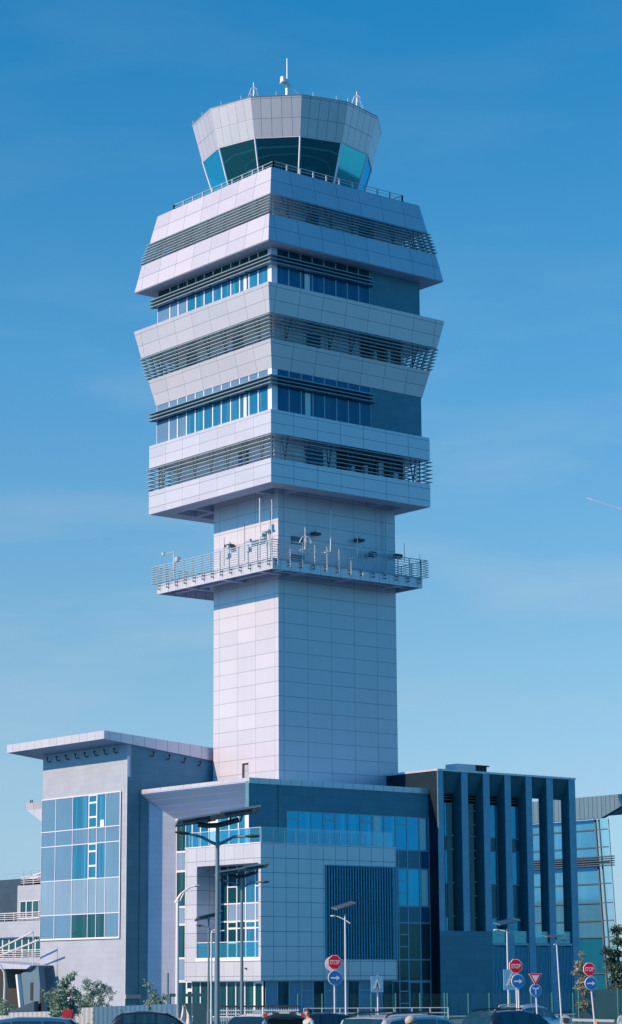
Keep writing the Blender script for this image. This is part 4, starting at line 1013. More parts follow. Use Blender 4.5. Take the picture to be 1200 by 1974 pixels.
# chain link fence
tt = NT('chain_link'); uvs = tt.sep(tt.uv())
def wire(q, s):
    a = tt.math('ABSOLUTE', tt.math('SUBTRACT', tt.math('FRACT', tt.math('MULTIPLY', q, s)), .5)); return tt.math('GREATER_THAN', a, .478)
dg1 = tt.math('ADD', uvs[0], uvs[1]); dg2 = tt.math('SUBTRACT', uvs[0], uvs[1])
tt.set(color=(.04, .16, .19), rough=.5, alpha=tt.math('MAXIMUM', wire(dg1, 14), wire(dg2, 14))); M['chain_link'] = tt.m
def mesh_fence(label, a0, a1, d, h, step, group=None, tall=.0):
    t = thing('mesh_fence', label, 'fence', fp((a0+a1)/2, d), group)
    m = MB(); m.quad(fp(a0, d, .1), fp(a1, d, .1), fp(a1, d, h), fp(a0, d, h)); m.build('mesh_panel', M['chain_link'], t)
    n = max(1, round((a1-a0)/step))
    for i in range(n+1):
        a = a0 + (a1-a0)*i/n; m = MB(); m.tube([fp(a, d-.05, 0), fp(a, d-.05, h+.03)], .04, 8); m.build('fence_post', M['green_post'], t)
mesh_fence('green posted chain link fence along the ground floor glass', -1.0, 8.2, 150, 1.88, 1.5)
mesh_fence('chain link fence in front of the dark colonnade base', 8.4, 16.3, 150.4, 1.86, 1.36)
mesh_fence('chain link fence under the pine at the right edge', 16.6, 24, 150, 2.1, 2.5)
t = thing('dark_hoarding', 'dark teal hoarding behind the chain link at the right edge', 'fence', fp(20, 152))
m = MB(); m.obox(fp(20.4, 152, 1.05), RR, HH, UP, 3.8, .03, 1.0); m.build('board', M['gate_teal'], t)
m = MB()
for a in (16.7, 18.6, 20.4, 22.2): m.obox(fp(a, 152.1, 1.0), RR, HH, UP, .05, .06, 1.0)
m.build('fence_post', M['steel_dark'], t)

t = thing('metal_railing', 'white barred railing with a dark top rail in front of the lobby', 'railing', fp(-3, 130))
m = MB(); m.obox(fp(-3.0, 130, 1.36), RR, HH, UP, 2.2, .035, .045)
m.build('top_rail', M['steel_dark'], t)
m = MB()
for z in (.95, 1.14): m.obox(fp(-3.0, 130, z), RR, HH, UP, 2.2, .02, .025)
for i in range(34): a = -5.15 + i*.13; m.tube([fp(a, 130.03, .05), fp(a, 130.03, 1.31)], .014, 5)
m.build('baluster', M['steel_white'], t)
m = MB()
for i in range(5): a = -5.15 + i*1.08; m.obox(fp(a, 130.08, .66), RR, HH, UP, .035, .035, .65)
m.build('post', M['steel_dark'], t)
t = thing('notice_board', 'small grey notice board fixed low behind the railing', 'notice board', fp(-3.6, 128))
m = MB(); m.obox(fp(-3.0, 127.5, 1.02), RR, HH, UP, .24, .02, .16); m.build('board', M['steel'], t); m = MB(); m.tube([fp(-3.0, 127.54, 0), fp(-3.0, 127.54, 1.1)], .03, 6); m.build('post', M['steel'], t)
t = thing('metal_railing', 'thin grey double railing at the foot of the glass, right of the lobby', 'railing', fp(3, 146))
m = MB()
for z in (.75, 1.05): m.tube([fp(-.6, 146, z), fp(8.2, 146, z)], .03, 6)
for i in range(9): a = -.6 + i*1.1; m.tube([fp(a, 146, 0), fp(a, 146, 1.06)], .035, 6)
m.build('rail', M['steel'], t)

def barrier(label, a, d, boom):
    t = thing('boom_barrier', label, 'barrier', fp(a, d), 'car park boom barriers')
    pts = [(-.21, 0), (.21, 0), (.21, .95)] + [(.21*math.cos(q), .95 + .27*math.sin(q)) for q in [PI*i/10 for i in range(1, 10)]] + [(-.21, .95)]
    m = MB(); m.prism([fp(a+x, d-.2, z+.02) for x, z in pts], HH*.4); m.build('cabinet', M['steel'], t)
    m = MB(); m.obox(fp(a, d-.21, .6), RR, HH, UP, .16, .008, .34); m.build('door', M['fence_white'], t)
    if boom:
        m = MB(); m.obox(fp(a+.25+boom/2, d-.28, 1.02), (RR - UP*.03).normalized(), HH, UP, boom/2, .03, .055); bm_ = m.build('boom', M['steel_white'], t)
        m = MB(); m.obox(fp(a, d-.26, 1.03), RR, HH, UP, .12, .05, .1); m.build('hub', M['steel_dark'], t)
barrier('grey boom barrier cabinet with its arm lowered to the right', 10.5, 100, 1.75)
barrier('grey barrier cabinet cut by the right edge of the photograph, arm hidden', 12.75, 99, 0)
for lab, a in (('orange bollard in front of the lowered boom', 10.85), ('orange bollard at the right edge by the second cabinet', 12.2)):
    t = thing('bollard', lab, 'bollard', fp(a, 92), 'orange bollards at the barrier')
    m = MB(); m.tube([fp(a, 92, .06), fp(a, 92, 1.12)], .045, 10); m.ellipsoid(fp(a, 92, 1.12), .045, .045, .03, nu=10, nv=6); m.build('post', M['orange'], t)
    m = MB(); m.tube([fp(a, 92, .85), fp(a, 92, .97)], .047, 10); m.build('reflective_band', M['white_sign'], t)
    m = MB(); m.tube([fp(a, 92, 0), fp(a, 92, .06)], .11, 10); m.build('base', M['black'], t)

# ------------------------------------------------------------------ plants
def foliage(name, c0, c1, back=.3):
    t = NT(name); ge = t.n('ShaderNodeNewGeometry')
    c = t.mix(ge.outputs['Random Per Island'], c0, c1); t.set(color=c, rough=.65, spec=.25)
    tl = t.n('ShaderNodeBsdfTranslucent'); t.link(c, tl.inputs[0]); mx = t.n('ShaderNodeMixShader'); mx.inputs[0].default_value = back
    t.link(t.b.outputs[0], mx.inputs[1]); t.link(tl.outputs[0], mx.inputs[2]); t.link(mx.outputs[0], t.out.inputs[0]); return t.m
M['leaf_olive'] = foliage('leaf_olive', (.07, .19, .16), (.40, .56, .50))
M['leaf_pine'] = foliage('leaf_pine', (.012, .05, .05), (.06, .13, .11), .15)
M['leaf_pale'] = foliage('leaf_pale', (.24, .26, .20), (.44, .44, .36))
M['bark'] = plain('bark', (.06, .05, .045), .9, 0, .3, 8)
def leafy(name, label, cat, base, stems, leafmat, rnd, nleaf, size, spread, group=None, needles=False):
    """tree or shrub: bent tapered stems with side twigs, leaf blades set along the twigs"""
    t = thing(name, label, cat, base, group); base = Vector(base)
    tr = MB(); cr = MB(); tips = []
    for (dx, dd, h, r) in stems:
        p = base.copy(); pts = [p]; n = 7
        for i in range(1, n+1):
            f = i/n; pts.append(base + RR*dx*f**1.3 + HH*dd*f**1.3 + UP*h*f + Vector((rnd.uniform(-1,1), rnd.uniform(-1,1), 0))*.05*h*.4)
        tr.tube(pts, r, 7, r*.3)
        for i in range(2, n+1):
            for k in range(3):
                d = Vector((rnd.gauss(0,1), rnd.gauss(0,1), rnd.gauss(.35,.45))).normalized()
                if needles: d.z = abs(d.z)*.35
                L = spread*rnd.uniform(.5, 1.15)*(1.15 - .55*i/n)
                q = pts[i] + d*L; mid = pts[i].lerp(q, .5) + UP*.06*L
                tr.tube([pts[i], mid, q], r*.3, 5, r*.1)
                tips.append((pts[i], mid, q))
    for k in range(nleaf):
        a, b, c = rnd.choice(tips); u = rnd.random()**.6
        p = (a.lerp(b, u*2) if u < .5 else b.lerp(c, u*2-1)) + Vector((rnd.gauss(0,1), rnd.gauss(0,1), rnd.gauss(0,1)))*spread*.13
        s = size*rnd.uniform(.6, 1.4); d = Vector((rnd.gauss(0,1), rnd.gauss(0,1), rnd.gauss(.2,.8))).normalized(); e = d.orthogonal().normalized(); e = Matrix.Rotation(rnd.uniform(0, 6.28), 3, d) @ e
        cr.add([p, p + d*s*.5 + e*s*.22, p + d*s, p + d*s*.5 - e*s*.22], [(0,1,2,3)])
    tr.build('trunk', M['bark'], t, smooth=True); cr.build('crown', M[leafmat], t, recalc=False)
    return t
r_ = random.Random(3)
leafy('olive_bush', 'large silvery green bush by the blue grey hoarding', 'bush', fp(-12.1, 116), [(.0, 0, 2.6, .06), (-.7, .2, 1.9, .05), (.55, 0, 2.1, .05), (-.35, -.3, 2.2, .05), (.1, .3, 2.9, .05), (.15, 0, 1.2, .05)], 'leaf_olive', r_, 8200, .15, .62)
leafy('olive_bush', 'sparse thin bush beside the large silvery one, leaning right', 'bush', fp(-10.75, 120), [(.1, 0, 1.9, .04), (.6, 0, 2.1, .035), (-.2, .1, 1.5, .03)], 'leaf_olive', r_, 900, .12, .45)
leafy('olive_bush', 'dark small bush against the pale flank wall near the teal post', 'bush', fp(-8.8, 132), [(-.25, 0, 2.5, .05), (.5, 0, 1.8, .05), (.15, .1, 1.9, .05), (-.3, 0, 1.5, .05)], 'leaf_olive', r_, 2600, .13, .5)
leafy('shrub', 'grey blue young tree shading the wall behind the large bush', 'shrub', fp(-13.2, 140), [(.0, 0, 2.6, .05), (.5, 0, 2.5, .05), (1.0, 0, 2.4, .05), (-.6, 0, 1.6, .05)], 'leaf_olive', r_, 3600, .15, .55)
r_ = random.Random(9)
leafy('pine_tree', 'tall dark open pine at the right edge', 'tree', fp(21.6, 170), [(.2, 0, 6.1, .14), (-.4, .3, 4.5, .10)], 'leaf_pine', r_, 3600, .22, 1.0, needles=True)
leafy('pine_tree', 'second dark pine cut by the right edge, lower branches', 'tree', fp(22.5, 168), [(.1, 0, 5.0, .14), (-.6, .2, 3.4, .1)], 'leaf_pine', r_, 2400, .22, 1.1, needles=True)
leafy('pampas_tree', 'pale beige feathery tree behind the rightmost stop sign', 'tree', fp(17.05, 152), [(.1, 0, 4.1, .07), (-.25, 0, 3.6, .05), (.3, 0, 3.4, .05)], 'leaf_pale', r_, 2600, .14, .42)
leafy('shrub', 'dark low shrub at the foot of the entrance canopy', 'shrub', fp(-19.0, 146), [(0, 0, 1.5, .04), (.5, 0, 1.2, .04)], 'leaf_olive', r_, 900, .13, .4)

# ------------------------------------------------------------------ aircraft trail
t = NT('vapour'); t.t.nodes.remove(t.b); a_ = t.n('ShaderNodeBsdfTransparent'); b_ = t.n('ShaderNodeBsdfTranslucent'); b_.inputs[0].default_value = (.95, .95, .95, 1)
d_ = t.n('ShaderNodeBsdfDiffuse'); d_.inputs[0].default_value = (.95, .95, .95, 1); m2 = t.n('ShaderNodeMixShader'); t.link(b_.outputs[0], m2.inputs[1]); t.link(d_.outputs[0], m2.inputs[2])
mx = t.n('ShaderNodeMixShader'); mx.inputs[0].default_value = .38; t.link(a_.outputs[0], mx.inputs[1]); t.link(m2.outputs[0], mx.inputs[2]); t.link(mx.outputs[0], t.out.inputs[0])
m = MB(); p0 = fp(960, 8000, 1650); p1 = fp(1230, 8000, 1556); m.tube([p0, p0.lerp(p1, .15), p0.lerp(p1, .5), p1], 1.2, 8, 4.5)
tag(m.build('vapour_trail', t.m, smooth=True), 'thin white aircraft vapour trail in the sky at the right', 'vapour trail')
# ------------------------------------------------------------------ vehicles
def paint(name, col):
    t = NT(name); nz = t.noise(obj_coord(t), 2, 4); k = t.math('MULTIPLY_ADD', nz, .12, .94)
    c = t.mix(1.0, col, t.comb(k, k, k), 'MULTIPLY'); t.set(color=c, rough=.28, metal=.25, spec=.5, coat=.8); t.b.inputs['Coat Roughness'].default_value = .04
    return t.m
def lerp_tab(tab, x):
    for (x0, v0), (x1, v1) in zip(tab, tab[1:]):
        if x <= x1: return v0 + (v1-v0)*(x-x0)/(x1-x0) if x1 > x0 else v1
    return tab[-1][1]
STYLES = dict(
  hatch=dict(L=4.2, W=1.76, H=1.50, belt=[(0,.80),(.1,1.0),(.5,1.02),(3.05,.97),(3.7,.86),(4.1,.70),(4.2,.55)], roof=[(.10,1.0),(.30,1.30),(.55,1.44),(1.1,1.49),(1.7,1.50),(2.2,1.44),(2.6,1.28),(3.08,.97)], wins=[(.62,1.05),(1.12,1.85),(1.92,2.72)], axle=(.75, 3.35)),
  suv=dict(L=4.55, W=1.86, H=1.68, belt=[(0,.85),(.06,1.08),(.5,1.12),(3.25,1.08),(4.0,1.0),(4.45,.85),(4.55,.6)], roof=[(.06,1.1),(.22,1.45),(.42,1.62),(1.0,1.67),(1.9,1.68),(2.4,1.62),(2.8,1.44),(3.28,1.08)], wins=[(.55,1.15),(1.22,2.05),(2.12,2.95)], axle=(.85, 3.6)),
  van=dict(L=4.9, W=1.9, H=1.82, belt=[(0,.90),(.05,1.12),(.5,1.14),(3.7,1.10),(4.4,.98),(4.8,.8),(4.9,.6)], roof=[(.05,1.14),(.14,1.55),(.28,1.74),(.9,1.81),(2.2,1.82),(2.8,1.76),(3.2,1.58),(3.74,1.10)], wins=[(.42,1.35),(1.43,2.3),(2.38,3.3)], axle=(.95, 3.9)))
def car(label, a, d, yaw, style, mat, rails=None, H=None, tail=True, open_tail=False, group='parked cars in front of the buildings'):
    """yaw: direction of travel measured from straight away towards the right"""
    S = STYLES[style]; L, W = S['L'], S['W']; sc = (H or S['H'])/S['H']
    fw_ = HH*math.cos(yaw) + RR*math.sin(yaw); sd = RR*math.cos(yaw) - HH*math.sin(yaw)
    o = fp(a, d); t = thing('car', label, 'car', o, group)
    def P(x, y, z): return o + fw_*(x - L/2) + sd*y + UP*z*sc
    xs = sorted(set([0, .05, .15, .3] + [x for x, _ in S['belt']] + [x for x, _ in S['roof']] + [i*.25 for i in range(int(L/.25)+1)])); xs = [x for x in xs if x <= L]
    hw = W/2
    def sect(x):
        e = min(1, (x+.12)/.45, (L-x+.14)/.7)**.45 if 0 <= x <= L else .7
        w = hw*(.80 + .20*e); zb = lerp_tab(S['belt'], x)
        inside = S['roof'][0][0] <= x <= S['roof'][-1][0]
        zr = max(lerp_tab(S['roof'], x), zb+.012) if inside else zb+.012
        f = min(1, (zr-zb)/.45); wr = w*(.93 - .17*f)
        return w, zb, zr, wr
    def half(x):
        w, zb, zr, wr = sect(x)
        low = .24 if .25 < x < L-.3 else .32
        return [(0, low), (w*.90, low), (w*.985, low+.22), (w, zb*.72), (w*.975, zb-.05), (w*.93, zb), (w*.93+(wr-w*.93)*.5, zb+(zr-zb)*.5), (wr, zr-.05*min(1, (zr-zb)/.2)), (wr*.86, zr-.008*min(1, (zr-zb)/.2)), (wr*.45, zr+.012), (0, zr+.018)]
    vs = []; fs = []; n = None
    for x in xs:
        h_ = half(x); ring = [P(x, y, z) for y, z in h_] + [P(x, -y, z) for y, z in h_[-2:0:-1]]; n = len(ring); vs += ring
    for i in range(len(xs)-1):
        for k in range(n): k2 = (k+1) % n; fs.append((i*n+k, i*n+k2, (i+1)*n+k2, (i+1)*n+k))
    fs += [tuple(range(n)), tuple(range((len(xs)-1)*n, len(xs)*n))]
    m = MB(); m.add(vs, fs); body = m.build('body', mat, t, smooth=True)
    def gh(x, f, sgn, off=.006):
        w, zb, zr, wr = sect(x); y = (w*.93 + (wr - w*.93)*f + off)*sgn; return P(x, y, zb + (zr-zb)*f)
    for sgn in (-1, 1):
        for x0, x1 in S['wins']:
            m = MB(); k = 5; lo = [gh(x0+(x1-x0)*i/k, .10, sgn) for i in range(k+1)]; hi = [gh(x0+(x1-x0)*i/k, .84, sgn) for i in range(k+1)]
            m.add(lo+hi, [(i, i+1, k+2+i, k+1+i) for i in range(k)]); m.build('side_window', M['car_tint'], t, smooth=True)
        m = MB(); x = S['wins'][-1][1]-.1; p = gh(x, .12, sgn, .12); m.ellipsoid(p, .09, .11, .08, fw_, sd, UP, 10, 6); m.build('mirror', mat, t, smooth=True)
    def top(x, yf, off=.008):
        w, zb, zr, wr = sect(x); return P(x, wr*yf, zr + .018*(1-abs(yf)) + off)
    rf = S['roof']; H0 = max(z for _, z in rf)
    for nm, xa, xb in (('rear_window', rf[0][0]+.03, next(x for x, z in rf if z > H0-.09)-.02), ('windscreen', [x for x, z in rf if z > H0-.08][-1]+.06, rf[-1][0]-.06)):
        m = MB(); k, q = 5, 6; g_ = [[top(xa+(xb-xa)*i/k, -.88+1.76*j/q, .014) for j in range(q+1)] for i in range(k+1)]
        m.add([p for r0 in g_ for p in r0], [(i*(q+1)+j, i*(q+1)+j+1, (i+1)*(q+1)+j+1, (i+1)*(q+1)+j) for i in range(k) for j in range(q)]); m.build(nm, M['car_tint'], t, smooth=True)
    for ax in S['axle']:
        for sgn in (-1, 1):
            c = P(ax, sgn*(hw-.10), 0) + UP*.33; m = MB(); m.tube([c - sd*.11, c + sd*.11], .33, 20); w_ = m.build('wheel', M['tyre'], t)
            m = MB(); m.tube([c + sd*sgn*.112, c + sd*sgn*.125], .21, 16)
            for i in range(5):
                q = 2*PI*i/5; dv = fw_*math.cos(q)+UP*math.sin(q); m.obox(c + sd*sgn*.128 + dv*.11, dv, sd, dv.cross(sd), .1, .006, .03)
            m.build('rim', M['alloy'], w_)
    for sgn in (-1, 1):
        m = MB(); m.obox(P(.04, sgn*hw*.76, .86), fw_, sd, UP, .05, .14, .10*sc); m.build('tail_light', M['tail_red'], t)
        m = MB(); m.ellipsoid(P(L-.28, sgn*hw*.66, .68), .22, .19, .08, fw_, sd, UP, 10, 6); m.build('headlight', M['lamp_clear'], t, smooth=True)
    if rails:
        for sgn in (-1, 1):
            m = MB(); ra = [top(x, .80*sgn, .06) for x in (.55, .9, 1.4, 1.9, rf[-4][0])]; m.tube([top(.45, .80*sgn, 0)] + ra + [top(rf[-4][0]+.1, .8*sgn, 0)], .022, 6); m.build('roof_rail', M[rails], t)
    m = MB(); p = top(.55, 0, 0); m.tube([p, p - fw_*.1 + UP*.1], .012, 5); m.build('aerial', M['black'], t)
    m = MB(); m.obox(P(-.005, 0, .62), fw_, sd, UP, .008, .26, .06); m.build('number_plate', M['white_sign'], t)
    if open_tail:
        m = MB(); k = 8; sec = []
        prof = [(.30, 1.50), (.0, 1.60), (-.4, 1.665), (-.72, 1.66)]
        for (x, z) in prof:
            sec.append([P(x, hw*(.80)*(-1+2*j/k), z - .13*abs(-1+2*j/k)**2.4) for j in range(k+1)])
        th = .07; lo = [[p - UP*th for p in r0] for r0 in sec]; q = k+1; vv = [p for r0 in sec for p in r0] + [p for r0 in lo for p in r0]; nn = len(sec)*q
        f_ = []
        for i in range(len(sec)-1):
            for j in range(k): f_ += [(i*q+j, i*q+j+1, (i+1)*q+j+1, (i+1)*q+j), (nn+i*q+j, nn+(i+1)*q+j, nn+(i+1)*q+j+1, nn+i*q+j+1)]
        e = (len(sec)-1)*q
        for j in range(k): f_ += [(j, nn+j, nn+j+1, j+1), (e+j, e+j+1, nn+e+j+1, nn+e+j)]
        for i in range(len(sec)-1): f_ += [(i*q, (i+1)*q, nn+(i+1)*q, nn+i*q), (i*q+k, nn+i*q+k, nn+(i+1)*q+k, (i+1)*q+k)]
        m.add(vv, f_); tg = m.build('tailgate', M['steel'], t, smooth=False)
        for sgn in (-1, 1):
            m = MB(); m.obox(P(-.725, sgn*hw*.70, 1.55), fw_, sd, UP, .012, .06, .045); m.build('reflector', M['tail_red'], tg)
            m = MB(); m.obox(P(-.73, sgn*hw*.32, 1.612), fw_, sd, UP, .012, .10, .03); m.build('grip', M['black'], tg)
        m = MB(); m.obox(P(.16, 0, 1.18), fw_, sd, UP, .01, hw*.66, .24); m.build('boot_opening', M['dark_void'], t)
    return t
M['car_tint'] = glass('car_tint_glass', (.008, .035, .055), (.04, .10, .14), rough=.03, spec=.8, cur=.4, wob=.0)
P_BLUE, P_NAVY, P_BLACK = paint('paint_blue', (.03, .11, .26)), paint('paint_navy', (.012, .03, .07)), paint('paint_black', (.008, .018, .03))
P_SILVER, P_WHITE, P_GREY = paint('paint_silver', (.42, .50, .58)), paint('paint_white', (.68, .72, .76)), paint('paint_slate', (.05, .10, .16))
car('blue hatchback cut by the left edge of the photograph', -8.95, 70, R(-90), 'suv', P_BLUE, H=1.70)
car('black hatchback facing right in front of the corrugated hoarding', -6.0, 95, R(90), 'hatch', P_BLACK, H=1.55)
car('small white car with a pale windscreen left of the open tailgate', -2.3, 87, R(200), 'hatch', P_WHITE, H=1.50)
car('dark car with its tailgate raised, seen from behind', -.78, 81, R(4), 'hatch', P_GREY, H=1.56, open_tail=True)
car('dark low car half hidden between the open tailgate and the silver estate', .75, 92, R(60), 'hatch', P_NAVY, H=1.50)
car('large silver estate with black roof rails, nearest of the parked cars', 2.65, 62.0, R(40), 'van', P_SILVER, 'black', H=1.84)
car('dark blue sport utility car before the stop sign by the colonnade', 7.35, 86.3, R(48), 'suv', P_NAVY, 'black', H=1.62)
car('pale blue sport utility car with white roof rails behind the dark one', 9.6, 106, R(35), 'suv', P_SILVER, 'steel_white', H=1.58)

# ------------------------------------------------------------------ people
M['skin'] = plain('skin', (.50, .27, .20), .55, 0, .06, 12)
M['hair_grey'] = plain('hair_grey', (.36, .34, .33), .7, 0, .25, 40)
M['hair_dark'] = plain('hair_dark', (.025, .02, .02), .6, 0, .25, 40)
M['cloth_navy'] = plain('cloth_navy', (.03, .05, .09), .85, 0, .12, 6)
M['cloth_light'] = plain('cloth_light_blue', (.30, .42, .52), .85, 0, .12, 6)
M['cloth_grey'] = plain('cloth_grey', (.10, .11, .12), .85, 0, .12, 6)
M['eye'] = plain('eye_dark', (.02, .02, .02), .2)
def skin_mesh(name, verts, edges, mat, parent, base, sub=2, root=0):
    me = bpy.data.meshes.new(name+'_tmp'); me.from_pydata([v[0] for v in verts], edges, [])
    o = bpy.data.objects.new(name+'_tmp', me); COL.objects.link(o)
    bm = bmesh.new(); bm.from_mesh(me); ly = bm.verts.layers.skin.verify(); bm.verts.ensure_lookup_table()
    for i, v in enumerate(bm.verts):
        r0 = verts[i][1]; v[ly].radius = r0 if isinstance(r0, tuple) else (r0, r0); v[ly].use_root = (i == root)
    bm.to_mesh(me); bm.free()
    o.modifiers.new('s', 'SKIN').use_smooth_shade = True; ss = o.modifiers.new('d', 'SUBSURF'); ss.levels = sub; ss.render_levels = sub
    dg = bpy.context.evaluated_depsgraph_get(); ev = o.evaluated_get(dg); nm = bpy.data.meshes.new_from_object(ev)
    bpy.data.objects.remove(o); bpy.data.meshes.remove(me)
    nm.name = name; nm.materials.clear(); nm.materials.append(mat)
    for p in nm.polygons: p.use_smooth = True
    q = bpy.data.objects.new(name, nm); COL.objects.link(q); q.parent = parent; BASE[q.name] = Vector(base)
    return q
def person(label, a, d, face, height, hair, top, legs, step=.10):
    """face: heading of the body, angle from straight away towards the right"""
    o = fp(a, d); t = thing('person', label, 'person', o, 'people among the parked cars'); s = height/1.78
    F = HH*math.cos(face) + RR*math.sin(face); S = RR*math.cos(face) - HH*math.sin(face)
    def v(x, y, z, r): return (tuple((S*x + F*y + UP*z)*s), tuple(q*s for q in r) if isinstance(r, tuple) else r*s)
    V, E = [], []
    def chain(pts, at=None):
        i0 = at
        for p in pts:
            V.append(v(*p)); i = len(V)-1
            if i0 is not None: E.append((i0, i))
            i0 = i
        return i0
    chain([(0, 0, .95, (.155, .11))]); pelvis = 0
    chest = chain([(0, .0, 1.12, (.145, .10)), (0, .01, 1.30, (.165, .115)), (0, 0, 1.43, (.13, .09))], 0); 
    neck = chain([(0, .01, 1.50, .058), (0, .025, 1.56, .055)], chest)
    head = chain([(0, .03, 1.62, (.070, .085)), (0, .025, 1.68, (.076, .098)), (0, .02, 1.735, (.070, .088)), (0, .015, 1.765, (.045, .055))], neck)
    hd = neck + 2
    chain([(0, .135, 1.655, .016)], neck+1)                                    # nose
    for sg in (-1, 1): chain([(sg*.088, .0, 1.66, (.012, .022))], hd)           # ears
    for sg in (-1, 1):
        sh = chain([(sg*.17, 0, 1.41, .065)], chest)
        wr = chain([(sg*.215, -.01, 1.27, .05), (sg*.24, -.02, 1.12, .044), (sg*.25, .03, .98, .036), (sg*.25, .07, .87, .027)], sh)
        palm = chain([(sg*.25, .085, .82, (.020, .036))], wr)
        for k, (fy, ln) in enumerate(((-.028, .062), (-.009, .075), (.010, .07), (.028, .055))):
            chain([(sg*.25, .088+fy, .785, .0095), (sg*.247, .094+fy, .785-ln*.55, .0088), (sg*.238, .100+fy, .785-ln, .0078)], palm)
        chain([(sg*.235, .118, .82, .0105), (sg*.228, .135, .79, .0095)], palm)
        st = step*sg
        chain([(sg*.09, st*.2, .86, .092), (sg*.095, st*.6, .52, .062), (sg*.095, st*.9-.02, .28, .054), (sg*.095, st-.03, .09, .040), (sg*.095, st+.0, .045, .042), (sg*.10, st+.13, .03, .036), (sg*.10, st+.19, .025, .026)], 0)
    skin_mesh('body', V, E, M['skin'], t, o, 2)
    # clothes: jacket and trousers follow the same joints
    V, E = [], []
    chain([(0, 0, .90, (.185, .135))]); c2 = chain([(0, 0, 1.10, (.172, .125)), (0, .01, 1.30, (.188, .135)), (0, 0, 1.42, (.15, .105)), (0, .01, 1.475, (.075, .07))], 0)
    for sg in (-1, 1): chain([(sg*.175, 0, 1.405, .082), (sg*.217, -.01, 1.27, .068), (sg*.242, -.02, 1.12, .060), (sg*.252, .03, .98, .052), (sg*.252, .06, .90, .047)], c2-1)
    skin_mesh('jacket', V, E, M[top], t, o, 2)
    V, E = [], []
    chain([(0, 0, .96, (.172, .125))])
    for sg in (-1, 1): st = step*sg; chain([(sg*.09, st*.2, .84, .108), (sg*.095, st*.6, .52, .080), (sg*.095, st*.9-.02, .28, .072), (sg*.095, st-.03, .09, .066)], 0)
    skin_mesh('trousers', V, E, M[legs], t, o, 2)
    m = MB()
    for sg in (-1, 1):
        p = o + (S*sg*.10 + F*(step*sg+.05) + UP*.045)*s; m.ellipsoid(p, .055*s, .15*s, .055*s, S, F, UP, 12, 8)
    m.build('shoe', M['black'], t, smooth=True)
    c = o + (F*.012 + UP*1.700)*s
    m = MB(); rot = Matrix.Rotation(R(22), 3, S); ay = rot @ F; az = rot @ UP
    m.ellipsoid(c - F*.008*s, .098*s, .122*s, .108*s, S, ay, az, 18, 12, 0.0, .56); m.build('hair', M[hair], t, smooth=True)
    for sg in (-1, 1):
        m = MB(); m.ellipsoid(o + (S*sg*.033 + F*.112 + UP*1.675)*s, .013*s, .008*s, .009*s, S, F, UP, 8, 6); m.build('eye', M['eye'], t, smooth=True)
    m = MB(); m.ellipsoid(o + (F*.112 + UP*1.605)*s, .026*s, .008*s, .006*s, S, F, UP, 8, 5); m.build('mouth', M['tail_red'], t, smooth=True)
    return t
person('grey haired person in a dark jacket walking past the silver estate', 2.17, 54.0, R(70), 1.89, 'hair_grey', 'cloth_navy', 'cloth_grey')
person('dark haired person in a light blue top standing between the cars', -.17, 77.5, R(-125), 1.80, 'hair_dark', 'cloth_light', 'cloth_grey', .03)
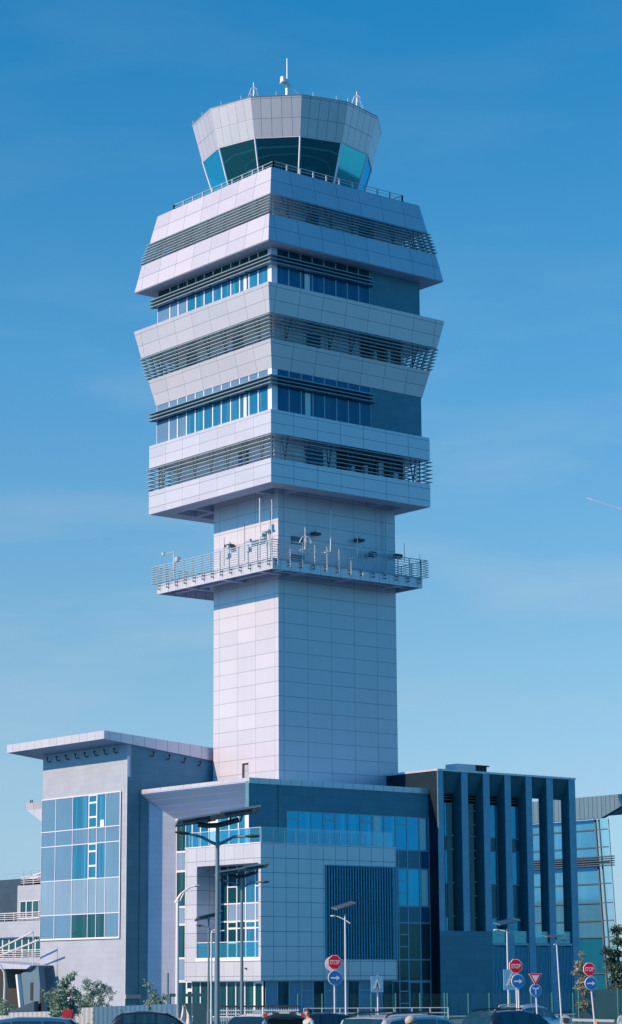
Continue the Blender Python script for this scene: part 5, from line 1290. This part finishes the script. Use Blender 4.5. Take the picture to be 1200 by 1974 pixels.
# ------------------------------------------------------------------ sky, sun, view
PHI, ELE = R(12), R(32.2)
SUN = Vector((-math.cos(PHI)*math.cos(ELE), math.sin(PHI)*math.cos(ELE), math.sin(ELE)))
def light():
    l = bpy.data.lights.new('sun', 'SUN'); l.energy = 5.0; l.angle = R(.5); l.color = (1.0, .66, .38)
    o = bpy.data.objects.new('sun', l); COL.objects.link(o); o.rotation_euler = SUN.to_track_quat('Z', 'Y').to_euler(); o.location = (-100, 40, 120)
    w = bpy.data.worlds.new('World'); SC.world = w; w.use_nodes = True; nt = w.node_tree
    bg = nt.nodes['Background']; sky = nt.nodes.new('ShaderNodeTexSky'); sky.sky_type = 'NISHITA'; sky.sun_disc = False
    sky.sun_elevation = ELE; sky.sun_rotation = math.atan2(SUN.x, SUN.y); sky.altitude = 100; sky.air_density = 1.0; sky.dust_density = .6; sky.ozone_density = 1.5
    tc = nt.nodes.new('ShaderNodeTexCoord'); sp = nt.nodes.new('ShaderNodeSeparateXYZ'); nt.links.new(tc.outputs['Generated'], sp.inputs[0])
    # regional colour of this air: bluer with height
    rp = nt.nodes.new('ShaderNodeValToRGB'); e = rp.color_ramp.elements
    for i, (p, c) in enumerate(SKY_TINT):
        q = e[i] if i < 2 else e.new(p)
        q.position = p; q.color = (c[0]/3, c[1]/3, c[2]/3, 1)
    nt.links.new(sp.outputs[2], rp.inputs[0])
    bw = nt.nodes.new('ShaderNodeRGBToBW'); nt.links.new(sky.outputs[0], bw.inputs[0])
    k3 = nt.nodes.new('ShaderNodeMath'); k3.operation = 'MULTIPLY'; k3.inputs[1].default_value = 3; nt.links.new(bw.outputs[0], k3.inputs[0])
    mul = nt.nodes.new('ShaderNodeMix'); mul.data_type = 'RGBA'; mul.blend_type = 'MULTIPLY'; mul.inputs[0].default_value = 1
    # red cut from the unseen sky behind the camera, to cool shaded faces
    az = nt.nodes.new('ShaderNodeVectorMath'); az.operation = 'DOT_PRODUCT'; az.inputs[1].default_value = HH; nt.links.new(tc.outputs['Generated'], az.inputs[0])
    am = nt.nodes.new('ShaderNodeMapRange'); am.inputs[1].default_value = -.6; am.inputs[2].default_value = .75; am.inputs[3].default_value = .30; am.inputs[4].default_value = 1; nt.links.new(az.outputs['Value'], am.inputs[0])
    rg = nt.nodes.new('ShaderNodeCombineColor'); rg.inputs[1].default_value = 1; rg.inputs[2].default_value = 1; nt.links.new(am.outputs[0], rg.inputs[0])
    ma = nt.nodes.new('ShaderNodeMix'); ma.data_type = 'RGBA'; ma.blend_type = 'MULTIPLY'; ma.inputs[0].default_value = 1; nt.links.new(rp.outputs[0], ma.inputs[6]); nt.links.new(rg.outputs[0], ma.inputs[7])
    nt.links.new(ma.outputs[2], mul.inputs[6]); nt.links.new(k3.outputs[0], mul.inputs[7])
    # thin high cloud near the horizon
    mp = nt.nodes.new('ShaderNodeMapping'); mp.inputs['Scale'].default_value = (3.2, 3.2, 15)
    nz = nt.nodes.new('ShaderNodeTexNoise'); nz.inputs['Scale'].default_value = 2.2; nz.inputs['Detail'].default_value = 5; nz.inputs['Roughness'].default_value = .5
    nt.links.new(tc.outputs['Generated'], mp.inputs[0]); nt.links.new(mp.outputs[0], nz.inputs[0])
    mr = nt.nodes.new('ShaderNodeMapRange'); mr.inputs[1].default_value = .46; mr.inputs[2].default_value = .74; mr.inputs[3].default_value = 0; mr.inputs[4].default_value = .62
    nt.links.new(nz.outputs[0], mr.inputs[0])
    fd = nt.nodes.new('ShaderNodeMapRange'); fd.inputs[1].default_value = .13; fd.inputs[2].default_value = .30; fd.inputs[3].default_value = 1; fd.inputs[4].default_value = .12
    nt.links.new(sp.outputs[2], fd.inputs[0]); ml = nt.nodes.new('ShaderNodeMath'); ml.operation = 'MULTIPLY'; nt.links.new(fd.outputs[0], ml.inputs[0]); nt.links.new(mr.outputs[0], ml.inputs[1])
    mx = nt.nodes.new('ShaderNodeMix'); mx.data_type = 'RGBA'; nt.links.new(ml.outputs[0], mx.inputs[0]); nt.links.new(mul.outputs[2], mx.inputs[6])
    mx.inputs[7].default_value = tuple(x/SKY_STR/1.414 for x in (.40, .56, .72)) + (1,)
    nt.links.new(mx.outputs[2], bg.inputs[0]); bg.inputs[1].default_value = SKY_STR
SKY_STR = .0712; SKY_TINT = ((0.0, (.76,1.06,1.22)), (1.0, (.0,.85,2.9)), (.128, (.55,1.14,1.65)), (.258, (.31,1.235,2.35)), (.397, (.10,1.16,2.65)), (.6, (.02,1.0,2.8)))
light()
vs = SC.view_settings; vs.view_transform = 'Standard'; vs.look = 'None'; vs.exposure = .50; vs.gamma = 1.0; vs.use_curve_mapping = False
SC.cycles.max_bounces = 8; SC.cycles.transparent_max_bounces = 16; SC.cycles.use_denoising = True
